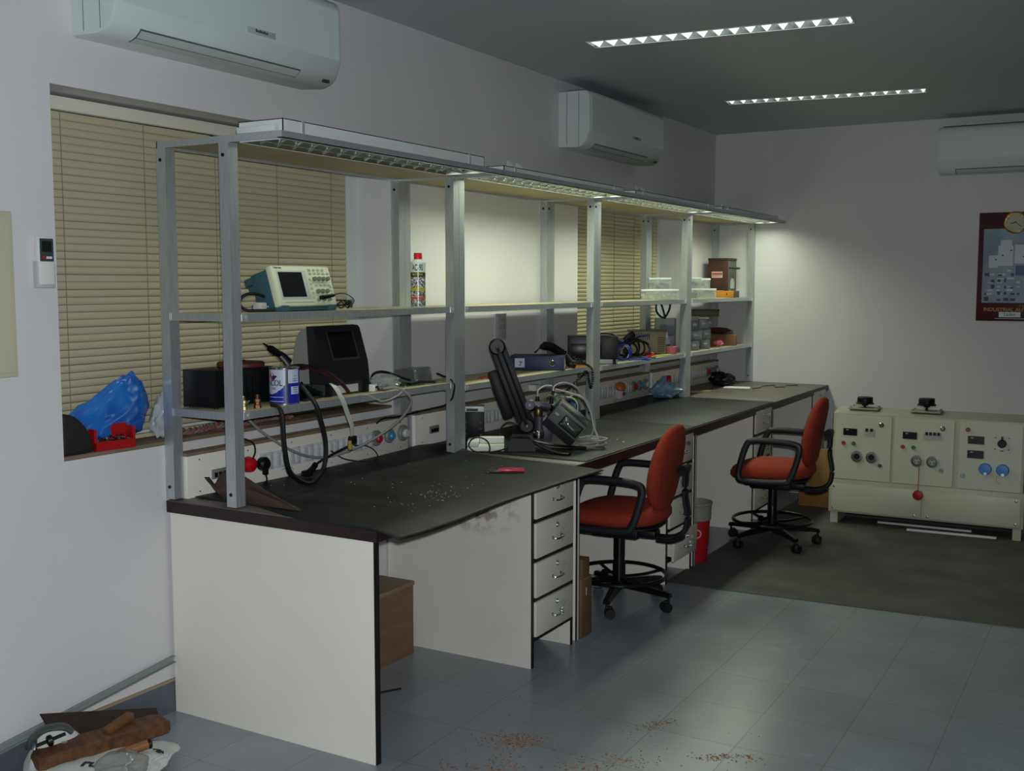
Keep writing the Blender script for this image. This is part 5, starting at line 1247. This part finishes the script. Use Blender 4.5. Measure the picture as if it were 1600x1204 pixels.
clear_tub('clear tub at the front between the blue-part tub and the orange box', (.262, 4.98, U0), .155, .11, .072, ('#86a0a2', '#9aa58c'))
t = thing('orange_box', 'flat orange cardboard box with a dark end at the right of the upper shelf', 'box', (.262, 5.455, U0), VR)
m = MB(); m.box((-.095, 0, .0004), (.055, .08, .052), .002); m.build('carton', mat('orange_carton', '#b57a1f', 0.6), t)
m = MB(); m.box((.0551, -.001, .0004), (.098, .081, .053), .002); m.build('dark_end', mat('carton_grey', '#4a4a48', 0.6), t)
m = MB(); m.lathe([(.006, 0), (.006, .001)], (.0, .0, .028), (0, -1, 0), 12); m.build('printed_dot', BLK, t)
m = MB(); m.box((-.12, -.004, .053), (-.02, .06, .0545)); m.build('loose_slip', WHITE, t)
t = thing('meter_case', 'tall brown leather-like meter case with a grey front, at the end of the upper shelf', 'meter case', (.13, 5.60, U0), 0)
BRN = mat('brown_case', '#4b2d1c', 0.5, col2='#3d2416', scale=12)
m = MB(); m.box((-.075, 0, .0004), (.085, .215, .305), .004); m.build('case', BRN, t)
m = MB(); m.box((-.078, -.003, .292), (.090, .218, .312), .004); m.build('case_lid', mat('brown_dark', '#33261c', 0.5), t)
m = MB(); m.box((.0852, .012, .012), (.090, .205, .288), .002); f = m.build('front_panel', mat('meter_front', '#565a52', 0.4), t)
m = MB(); m.prism([(.06, .07), (.155, .07), (.155, .12), (.13, .15), (.085, .15), (.06, .12)], (.0902, 0, 0), (0, 1, 0), (0, 0, 1), (.002, 0, 0)); m.build('pale_dial', mat('meter_pale', '#b7bab4', 0.4), f)
m = MB(); m.box((.0902, .04, .05), (.0918, .075, .063)); m.build('green_mark', mat('meter_green', '#5fae3a', 0.4), f)
m = MB(); m.tube([(.09, .02, .235), (.115, .03, .232), (.125, .10, .228), (.125, .18, .232), (.105, .20, .235), (.09, .20, .235)], .006, 8, 6); m.build('carry_strap', BLKG, f)
m = MB(); m.box((-.045, -.0012, .155), (.045, .0002, .205)); q = m.build('pasted_label', mat('label_cream', '#c3b6ad', 0.6), t)
m = MB(); m.box((-.040, -.0018, .180), (.042, -.0011, .193)); m.box((-.040, -.0018, .168), (.030, -.0011, .173)); m.build('red_print', mat('label_red', '#b1392f', 0.5), q)

# ------------------------------------------------------------------ fourth rack bay, lower shelf
def comp_drawer(label, loc_, w_, d_, h_, c_):
    t = thing('parts_tray', label, 'storage drawer', loc_, VR*.7, 'small grey parts trays')
    m = MB(); m.box((-w_/2, 0, .0004), (w_/2, d_, h_), .003); m.build('shell', GB, t)
    m = MB(); m.box((-w_/2+.004, -.003, .004), (w_/2-.004, .001, h_-.006), .002); f = m.build('front', mat('drawer_'+c_[1:], c_, .35, col2='#6b7072', scale=45), t)
    m = MB(); m.box((-.014, -.006, h_*.45), (.014, -.003, h_*.62), .001); m.build('label_tab', mat('tab_white', '#b9bdb9', .5), f)
    return t
SD = [('bottom small drawer beside the post in the drawer stack', 4.72, .275, 0, .073, .068, '#8b8f90'), ('bottom small drawer on the right of the drawer stack', 4.955, .275, 0, .070, .070, '#7e8485'),
      ('middle small drawer with blue-grey bits, beside the post', 4.76, .272, .0705, .092, .072, '#83898c'), ('middle small drawer on the right, with a pale label', 4.99, .268, .0705, .066, .076, '#8a9090'),
      ('top small drawer beside the post, dark contents', 4.78, .255, .148, .070, .066, '#666d75'), ('top small drawer with a white lid', 4.965, .255, .148, .075, .074, '#9da294'), ('pale top small drawer farthest right in the stack', 5.19, .215, .148, .060, .072, '#97948f')]
for lab, y, x, dz, w_, h_, c_ in SD:
    t = comp_drawer(lab, (x, y, S3+dz), w_, .12, h_, c_)
    if 'white lid' in lab: m = MB(); m.box((-.038, -.004, h_), (.04, .12, h_+.012), .003); m.build('lid', WHITEM, t)
m = MB(); m.box((-.12, 0, 0), (.11, .10, .045), .004); m.mi = 1; m.box((-.123, -.003, .040), (.113, .103, .052), .003)
o = m.build('olive_tray', [mat('olive_tray', '#5d5236', 0.5), mat('olive_tray_rim', '#4b432d', 0.5)]); o.location = (.19, 5.16, S3+.236); o.rotation_euler = (0, 0, VR*.7); tag(o, 'long olive brown tray on top of the drawer stack', 'tray')
t = thing('cardboard_carton', 'low brown cardboard carton with red print on the lower shelf by the far wall', 'carton', (.225, 5.42, S3), VR*.55)
CARD = mat('cardboard', '#7d5c3c', 0.75, col2='#6f5135', scale=8)
m = MB(); m.box((-.09, 0, .0005), (.125, .17, .088), .002); m.build('carton', CARD, t)
m = MB(); m.box((-.02, -.001, .045), (.09, .0003, .052)); m.box((.0, -.001, .033), (.07, .0003, .038)); m.build('red_print', mat('carton_red', '#93402a', 0.6), t)
m = MB(); m.tube([(-.065, -.002, .02), (-.05, -.002, .045), (-.03, -.002, .05), (-.025, -.002, .03)], .002, 6, 6); m.build('pen_mark', DGREY, t)
m = MB(); m.blob((0, 0, .026), (.095, .05, .026), 3, .2, 2, 3, lambda q: Vector((q.x, q.y, max(q.z, -.0255)))); o = m.build('dark_red_pouch', mat('dark_red_cloth', '#4d2422', 0.7)); o.location = (.185, 5.50, S3+.0885); o.rotation_euler = (0, 0, VR); tag(o, 'dark red pouch lying on the cardboard carton', 'pouch')
m = MB(); m.box((-.03, 0, 0), (.03, .05, .03), .003); o = m.build('grey_block', GREYP); o.location = (.245, 5.585, S3+.0885); o.rotation_euler = (0, 0, VR*.5); tag(o, 'small grey block on the right end of the cardboard carton', 'block')
m = MB(); m.blob((0, 0, .024), (.034, .026, .024), 9, .35, 2.5, 3, None, .3); o = m.build('pink_bag', mat('pink_film', '#b2566a', 0.25)); o.location = (.305, 5.165, S3+.008); tag(o, 'small crumpled pink bag between the drawers and the cardboard carton', 'plastic bag')

# ------------------------------------------------------------------ back of the third and fourth workbenches
t = thing('orange_plug', 'orange-topped round plug with a printed white band in the third socket board', 'plug', (.088, 3.84, .905), 0)
m = MB(); m.lathe([(.030, -.012), (.036, -.005), (.038, .010), (.030, .024), (.014, .030), (.001, .031)], axis=(.45, -.35, .8), n=28); m.build('cap', mat('orange_cap', '#b8662a', 0.4), t)
m = MB(); m.lathe([(.026, -.075), (.030, -.07), (.032, -.012), (.030, -.01)], axis=(.12, -.1, 1), n=24); b_ = m.build('white_band', mat('band_white', '#c1b8b5', 0.5), t)
m = MB()
for i in range(4): m.box((.0315, -.03+i*.010, -.055+.006*(i % 2)), (.034, -.024+i*.010, -.03))
m.build('dark_print', mat('band_print', '#6d3a34', 0.5), b_)
LB_ = mat('pale_blue_film', '#7d9db3', 0.3, alpha=.9)
m = MB(); m.blob((0, 0, .058), (.098, .075, .062), 12, .30, 2.0, 4, lambda q: Vector((q.x*(1.1-.9*max(0, q.z)/.09), q.y, max(q.z*(1.35 if q.z > 0 and q.x < 0 else 1), -.0575))), .14)
o = m.build('pale_blue_bag', LB_); o.location = (.24, 4.27, HM); o.rotation_euler = (0, 0, VR); tag(o, 'crumpled pale blue plastic bag at the back of the third workbench', 'plastic bag')
t = thing('red_lidded_jar', 'small white jar with a red lid, lying in the pale blue bag', 'jar', (.205, 4.36, HM+.115), VR)
m = MB(); m.lathe([(.028, -.03), (.030, -.025), (.030, .005)], axis=(1, -.3, -.05), n=22); m.build('jar', mat('jar_white', '#a8adb0', 0.35), t)
m = MB(); m.lathe([(.033, .005), (.034, .008), (.034, .030), (.030, .034), (.001, .034)], axis=(1, -.3, -.05), n=22); m.build('lid', RED, t)
m = MB(); m.prism([(-.09, -.02), (.05, -.035), (.10, .0), (.06, .03), (-.09, .03)], (0, 0, 0), (1, 0, 0), (0, 1, 0), (0, 0, .010)); o = m.build('yellowish_booklet', mat('buff_paper', '#a08f5c', 0.7)); o.location = (.29, 4.83, .8062); o.rotation_euler = (0, 0, VR+.35)
o.location.z = .8002 if o.location.y > 4.42 else HM
tag(o, 'yellowish booklet lying on the bare grey worktop beside the post', 'booklet')
m = MB(); m.blob((0, 0, .05), (.10, .075, .06), 21, .25, 1.8, 4, lambda q: Vector((q.x, q.y, max(q.z, -.0497))), .2); o = m.build('black_bag', mat('black_film', '#0c0c0e', 0.4)); o.location = (.25, 5.40, .8003); o.rotation_euler = (0, 0, VR); tag(o, 'crumpled black bag on the far end of the grey worktop', 'bag')
m = MB(); m.box((-.10, -.075, 0), (.10, .075, .0012)); o = m.build('white_paper', mat('white_paper', '#d8dcdc', 0.7)); o.location = (.41, 5.30, .8003); o.rotation_euler = (0, 0, .25); tag(o, 'white paper sheet lying before the black bag', 'paper')
for i, pts in enumerate(([(.55, 5.25, .8035), (.58, 5.36, .8035), (.56, 5.48, .8035), (.62, 5.6, .8035)], [(.66, 5.45, .8035), (.72, 5.50, .8035), (.70, 5.62, .8035), (.77, 5.70, .8035)])):
    m = MB(); m.tube(pts, .0028, 6, 6); tag(m.build('thin_lead', CABLE), ('thin dark lead on the grey worktop nearest the white paper', 'thin dark lead on the grey worktop nearest the far corner')[i], 'wire', 'thin leads on the grey worktop')

# ------------------------------------------------------------------ near window sill
ZS = 1.0175
BB = mat('blue_bag_film', '#2474c8', 0.2, coat=.5, col2='#1c55ae', scale=9)
def bagshape(q):                       # from a low left shoulder up to a gathered peak at the right
    z = max(0, min(1, (q.z/.15+1)/2)); y = q.y
    top = .140+.150*max(0, min(1, (y+.15)/.29))
    yy = y+.035*z**2*(1 if y > -.1 else .3)-(.05*max(0, (y-.06)/.11)*z)+.03*max(0, y)/.2*(1-z)
    return Vector((q.x*(1-.62*max(0, z-.25)), yy, z*top))
m = MB(); m.blob((0, 0, 0), (.050, .205, .15), 31, .12, 1.4, 5, bagshape, .20)
o = m.build('blue_plastic_bag', BB, None, None, 1.4); o.location = (-.083, -.200, ZS); tag(o, 'bright blue plastic bag gathered to a peak on the near window sill', 'plastic bag')
WB = mat('white_bag_film', '#bcc1c6', 0.3, alpha=.8)
m = MB(); m.blob((0, 0, .08), (.045, .055, .083), 41, .22, 2.0, 4, lambda q: Vector((q.x, q.y*(1-.5*max(0, q.z)/.09), max(q.z, -.0795))), .12)
o = m.build('white_plastic_bag', WB); o.location = (-.075, .065, ZS); tag(o, 'translucent white plastic bag on the near sill behind the blue bag and the rack post', 'plastic bag')
t = thing('red_parts_bin', 'open-fronted red plastic bin holding screws on the near window sill', 'parts bin', (-.004, -.300, ZS), R(82))
# local x runs along the sill, local y into the recess
RB_ = mat('red_bin', '#a31319', 0.35)
m = MB(); L_, D_, Hh = .15, .05, .085
m.box((0, 0, 0), (L_, D_, .004)); m.box((0, D_-.003, .004), (L_, D_, Hh)); m.box((0, 0, .004), (.004, D_, Hh*.9)); m.box((L_-.004, 0, .004), (L_, D_, Hh*.9)); m.box((0, 0, .004), (L_, .003, .032)); m.box((-.004, -.003, Hh*.35), (.006, .004, Hh*.9), .002); m.box((L_-.006, -.003, .0), (L_+.004, .004, Hh*.9), .002)
m.build('bin', RB_, t)
m = MB(); SCR = mat('screw_heap', '#4b4a42', 0.35, 0.8)
for i in range(70):
    x, y = rnd.uniform(.012, L_-.014), rnd.uniform(.01, D_-.012); z = .012+.034*rnd.random(); a = rnd.uniform(0, PI); dx, dy = .007*math.cos(a), .007*math.sin(a)
    m.cyl((x-dx, y-dy, z), (x+dx, y+dy, z+rnd.uniform(-.004, .006)), .0018, n=5); m.cyl((x+dx, y+dy, z), (x+dx*1.15, y+dy*1.15, z), .004, n=6)
m.build('screws', SCR, t)['kind'] = 'stuff'
m = MB(); pl = curve([(0, 0, 0), (.118, 0, 0), (.122, .03, 0), (.098, .085, 0), (.055, .128, 0), (.012, .142, 0), (0, .135, 0)], 4)
rs = []
for x, k in ((-.075, .86), (-.066, .97), (-.02, 1.0), (-.012, .97), (-.006, .86)): rs.append([m._v((x, .055+(p.x-.055)*k, .06+(p.y-.06)*k if k < 1 else p.y)) for p in pl])
m.skin(rs); o = m.build('black_pouch', mat('black_cloth', '#1a1917', 0.75)); o.location = (0, -.425, ZS); tag(o, 'dull black pouch in the lower left corner of the near window recess', 'pouch')
t = thing('braided_rope', 'braided reddish grey rope heap strewn along the near window sill', 'rope', (0, 0, 0), 0)
for k_ in range(3):
    m = MB(); pts = []
    for i in range(60):
        y = .13+.62*i/59; a = i*.85+k_*2*PI/3; pts.append((-.07+.018*math.sin(i*.23)+.010*math.cos(a), y, ZS+.014+.009*math.sin(a)))
    m.tube(pts, .0055, 6, 2); m.build('strand', mat('rope_%d' % k_, ('#7a6a62', '#8a4f52', '#6d655c')[k_], 0.8), t)
m = MB()
for i in range(14):
    y = .15+.58*rnd.random(); m.tube([(-.07+rnd.uniform(-.02, .02), y, ZS+.022), (-.035+rnd.uniform(-.01, .01), y+rnd.uniform(-.03, .03), ZS+.012), (-.012, y+rnd.uniform(-.05, .05), ZS+.004)], .0014, 5, 4)
m.build('frayed_ends', mat('rope_frayed', '#8d4450', 0.8), t)['kind'] = 'stuff'

# ------------------------------------------------------------------ on the floor
t = thing('plywood_box', 'brown plywood box standing in the knee space of the nearest workbench', 'wooden box', (.222, .47, 0), 0)
PLY = mat('plywood', '#7b5f4a', 0.65, col2='#6d5341', scale=6, stretch=(1, 1, 6))
m = MB(); m.box((0, 0, .0004), (.19, .018, .30)); m.box((0, .492, .0004), (.19, .51, .30)); m.box((0, .018, .0004), (.012, .492, .30)); m.box((.178, .018, .0004), (.19, .492, .30)); m.build('sides', PLY, t)
m = MB(); m.box((-.0, -.005, .30), (.195, .515, .318), .002); m.build('lid', mat('plywood_top', '#8f7a60', 0.6, col2='#83705a', scale=7), t)
m = MB(); m.tube([(.45, .33, .004), (.50, .38, .0045), (.54, .44, .02), (.52, .47, .045), (.48, .44, .05), (.46, .40, .03)], .004, 8, 8); m.tube([(.42, .42, .0045), (.55, .50, .0045), (.62, .60, .0045)], .004, 8, 6)
tag(m.build('floor_cable', CABLE), 'black cable end curling on the floor under the nearest workbench', 'cable')
m = MB(); m.box((-.01, .0, 0), (.0, .45, .008), 0)
m.bm.clear(); m.tube([(.23, .05, .47), (.24, .15, .42), (.25, .3, .36), (.26, .42, .33)], .005, 8, 6); tag(m.build('hanging_lead', CABLE), 'black lead hanging behind the near end panel down to the plywood box', 'cable')
for (z0, h_, w_, y0, lab) in ((.0004, .272, .105, 1.505, 'lower tall brown carton standing on the floor beside the second workbench panel'), (.2726, .088, .07, 1.515, 'small brown carton standing on the tall one beside the second workbench panel')):
    t = thing('floor_carton', lab, 'carton', (.70, y0, z0), 0, 'brown cartons on the floor')
    m = MB(); m.box((0, 0, 0), (.262, w_, h_), .002); m.build('carton', mat('floor_cardboard', '#75593c', 0.7, col2='#684e34', scale=7), t)
    if h_ > .2:
        m = MB(); m.box((.2622, .045, .19), (.2632, .050, .225)); m.build('white_tape_mark', WHITE, t)
        m = MB(); m.box((.262, .0, h_*.98), (.2628, w_, h_)); m.build('flap_edge', WOODB, t)
t = thing('waste_bin', 'red waste bin with a grey rim in the knee space of the third workbench', 'bin', (.905, 3.085, 0), 0)
m = MB(); m.lathe([(.070, .0004), (.074, .01), (.088, .25)], n=36); m.build('body', mat('bin_red', '#b01a1c', 0.35), t)
m = MB(); m.lathe([(.0885, .245), (.093, .25), (.096, .33), (.101, .336), (.101, .350), (.094, .352), (.088, .30)], n=36, cap=False); m.build('rim', mat('bin_grey', '#8b8a80', 0.45), t)
m = MB(); m.lathe([(.026, .0), (.026, .0015), (.020, .0015), (.020, 0)], Vector((.905-.905+.078*math.cos(R(-60)), .078*math.sin(R(-60)), .175))+Vector((.002, -.0035, 0)), (math.cos(R(-60)), math.sin(R(-60)), -.05), 20, cap=False); m.build('round_print', mat('bin_print', '#d8b9b0', 0.4), t)

# timber, sack, clamp and plastic lying by the left wall
SACK = mat('woven_sack', '#c3c6c0', 0.7, bump=.15, bscale=120)
def sackshape(q):
    up = max(0, 1-((q.x+.155)/.07)**2)*max(0, 1-((q.y+.06)/.11)**2)
    return Vector((q.x, q.y, max(q.z, -.034)+(.10*up if q.z > -.02 else 0)))
m = MB(); m.blob((0, 0, .035), (.185, .26, .040), 61, .16, 1.5, 5, sackshape, .12)
o = m.build('woven_sack', SACK); o.location = (.225, -.535, 0); o.rotation_euler = (0, 0, -.25)
t = o; tag(o, 'crumpled white woven sack with black lettering under the timber by the left wall', 'sack')
INK = mat('sack_ink', '#22262a', 0.6)
def on_sack(x, y): 
    # height of the sack surface at a world point, found on its own mesh
    p = o.matrix_basis.inverted() @ Vector((x, y, 0)); best = max((v.co.z for v in o.data.vertices if (v.co.xy-p.xy).length < .012), default=.05); return best
bpy.context.view_layer.update()
for s_, x, y, sz, a in (('ru', .258, -.572, .06, .45), ('ro', .345, -.37, .045, -.3), ('o', .385, -.52, .05, .2)):
    q = text(s_, 'sack_lettering', sz, INK, None, (0, 0, 0), (0, 0, 0), depth=.0008, bold=.002)
    for v in q.data.vertices:
        c, s = math.cos(a), math.sin(a); wx, wy = x+v.co.x*c-v.co.y*s, y+v.co.x*s+v.co.y*c
        lp = o.matrix_basis.inverted() @ Vector((wx, wy, 0)); v.co = Vector((lp.x, lp.y, on_sack(wx, wy)+.002+v.co.z))
    q.parent = o
m = MB(); 
for pts in ([(.27, -.40), (.32, -.44), (.36, -.50), (.38, -.57)], [(.37, -.49), (.33, -.55), (.31, -.60)]):
    m.tube([(lambda lp, wz: (lp.x, lp.y, wz))(o.matrix_basis.inverted() @ Vector((x, y, 0)), on_sack(x, y)+.002) for x, y in pts], .0022, 6, 6)
m.build('sack_seam', INK, o)
TIM = mat('brown_timber', '#6b4527', 0.65, col2='#4a2e18', scale=7, stretch=(6, .7, 6), bump=.1, bscale=40)
t = thing('timber_offcut', 'weathered brown timber offcut lying across the white sack by the left wall', 'timber', (.114, -.632, .062), math.atan2(.38, .115))
m = MB(); rs = []
for x, wd, h0, h1 in ((-.03, .036, 0, .036), (-.015, .050, 0, .046), (.12, .052, 0, .050), (.26, .050, 0, .048), (.375, .048, 0, .046), (.40, .044, 0, .042), (.41, .034, .003, .034)):
    rs.append([m._v((x, q, z+.012*x)) for q, z in ((-wd, h0+.003), (-wd+.003, h0), (wd-.003, h0), (wd, h0+.003), (wd, h1-.006), (wd-.007, h1), (-wd+.003, h1), (-wd, h1-.003))])
m.skin(rs); m.build('plank', TIM, t)
m = MB(); m.M = Matrix.Translation((.245, .012, .0525)) @ Matrix.Rotation(R(22), 4, 'Z') @ Matrix.Rotation(R(-8), 4, 'Y'); m.box((-.05, -.016, 0), (.065, .016, .022), .004); m.build('cleat', mat('cleat_timber', '#7a5029', 0.6, col2='#6a4423', scale=9), t)
m = MB(); m.lathe([(.010, 0), (.010, .002), (.001, .003)], (.07, .015, .0495), (0, 0, 1), 14); m.build('bolt_head', STEEL, t)
t = thing('dark_board', 'thin dark brown board leaning on the wall behind the timber offcut', 'board', (.018, -.60, 0), 0)
m = MB(); vs = [(.010, .018, .196), (.030, .475, .062), (.052, .470, .030), (.075, .06, .050)]
f1 = [m._v(p) for p in vs]; f2 = [m._v((x+.008, y, z+.003)) for x, y, z in vs]; m.face(f1); m.face(f2[::-1])
for i in range(4): m.face([f1[i], f2[i], f2[(i+1) % 4], f1[(i+1) % 4]])
m.build('board', mat('dark_board_wood', '#2b1c17', 0.55), t)
t = thing('steel_clamp', 'grey steel clamp lying at the left end of the timber offcut', 'clamp', (.098, -.610, .128), R(48))
m = MB(); m.tube([(-.045, -.02, -.01), (-.035, -.01, .025), (.0, 0, .044), (.05, .01, .040), (.075, .015, .020)], .011, 10, 6, flat=1.8, up=(0, 0, 1)); m.build('frame', mat('dull_steel', '#5b615f', 0.35, 0.8), t)
m = MB(); m.lathe([(.012, 0), (.018, .004), (.018, .016), (.012, .02)], (.0, 0, .0), (1, .3, .2), 16); m.cyl((-.03, -.008, -.006), (.055, .02, .012), .006, n=10); m.build('screw', mat('dark_steel', '#33373a', 0.35, 0.8), t)
m = MB(); m.blob((0, 0, .03), (.075, .085, .040), 71, .2, 1.6, 4, lambda q: Vector((q.x, q.y, max(q.z, -.028))), .14); o2 = m.build('clear_wrap', mat('grey_film', '#9a9c96', 0.18, alpha=.62, coat=.4)); o2.location = (.372, -.548, .056); tag(o2, 'crumpled grey see-through plastic wrap lying on the white sack', 'plastic wrap')
t = thing('wooden_handle', 'short round wooden handle poking out of the white sack', 'handle', (.300, -.432, .088), 0)
m = MB(); m.cyl((-.02, -.055, -.010), (.028, .03, .004), .0155, n=18); m.build('stick', mat('handle_wood', '#8a5a32', 0.55), t)
m = MB(); m.lathe([(.0165, 0), (.017, .008), (.012, .012), (.001, .012)], (.028, .03, .004), (.48, .85, .1), 18); m.build('dark_tip', BLK, t)

# sawdust swept on the tiles
m = MB()
heaps = [(1.245, .40, .060, .035, 300, .6), (1.31, .20, .05, .05, 130, 0), (1.20, .13, .05, .03, 90, 0), (1.62, .785, .022, .05, 110, -.5), (1.905, .63, .035, .016, 90, .5), (2.002, .685, .025, .012, 50, 0), (1.535, .33, .05, .03, 110, .3), (1.645, .46, .06, .03, 70, .2), (1.6, .4, .35, .25, 160, 0)]
for x, y, sx, sy, n_, a in heaps:
    for i in range(n_):
        u, v = rnd.gauss(0, sx), rnd.gauss(0, sy); px_, py_ = x+u*math.cos(a)-v*math.sin(a), y+u*math.sin(a)+v*math.cos(a)
        s = rnd.uniform(.0018, .0046); r_ = rnd.uniform(0, PI); dx, dy = s*math.cos(r_), s*math.sin(r_); m.mi = rnd.randrange(3); z = rnd.uniform(.0008, .003)
        vs = [m._v((px_+q*dx-w2*dy*.5, py_+q*dy+w2*dx*.5, zz)) for q, w2, zz in ((-1, -1, .0002), (1, -1, .0002), (1, 1, .0002), (-1, 1, .0002), (-.5, 0, z), (.5, 0, z))]
        for f_ in ((0, 1, 5, 4), (1, 2, 5), (2, 3, 4, 5), (3, 0, 4)): m.face([vs[k2] for k2 in f_])
tag(m.build('sawdust', [mat('sawdust_a', '#8a5a38', 0.85), mat('sawdust_b', '#6f452a', 0.85), mat('sawdust_c', '#a07a55', 0.85)]), 'reddish brown sawdust and shavings scattered on the grey floor tiles', 'sawdust', kind='stuff')

# worktop lamps' names done; nothing may stay unselected or hidden
bpy.context.view_layer.update()
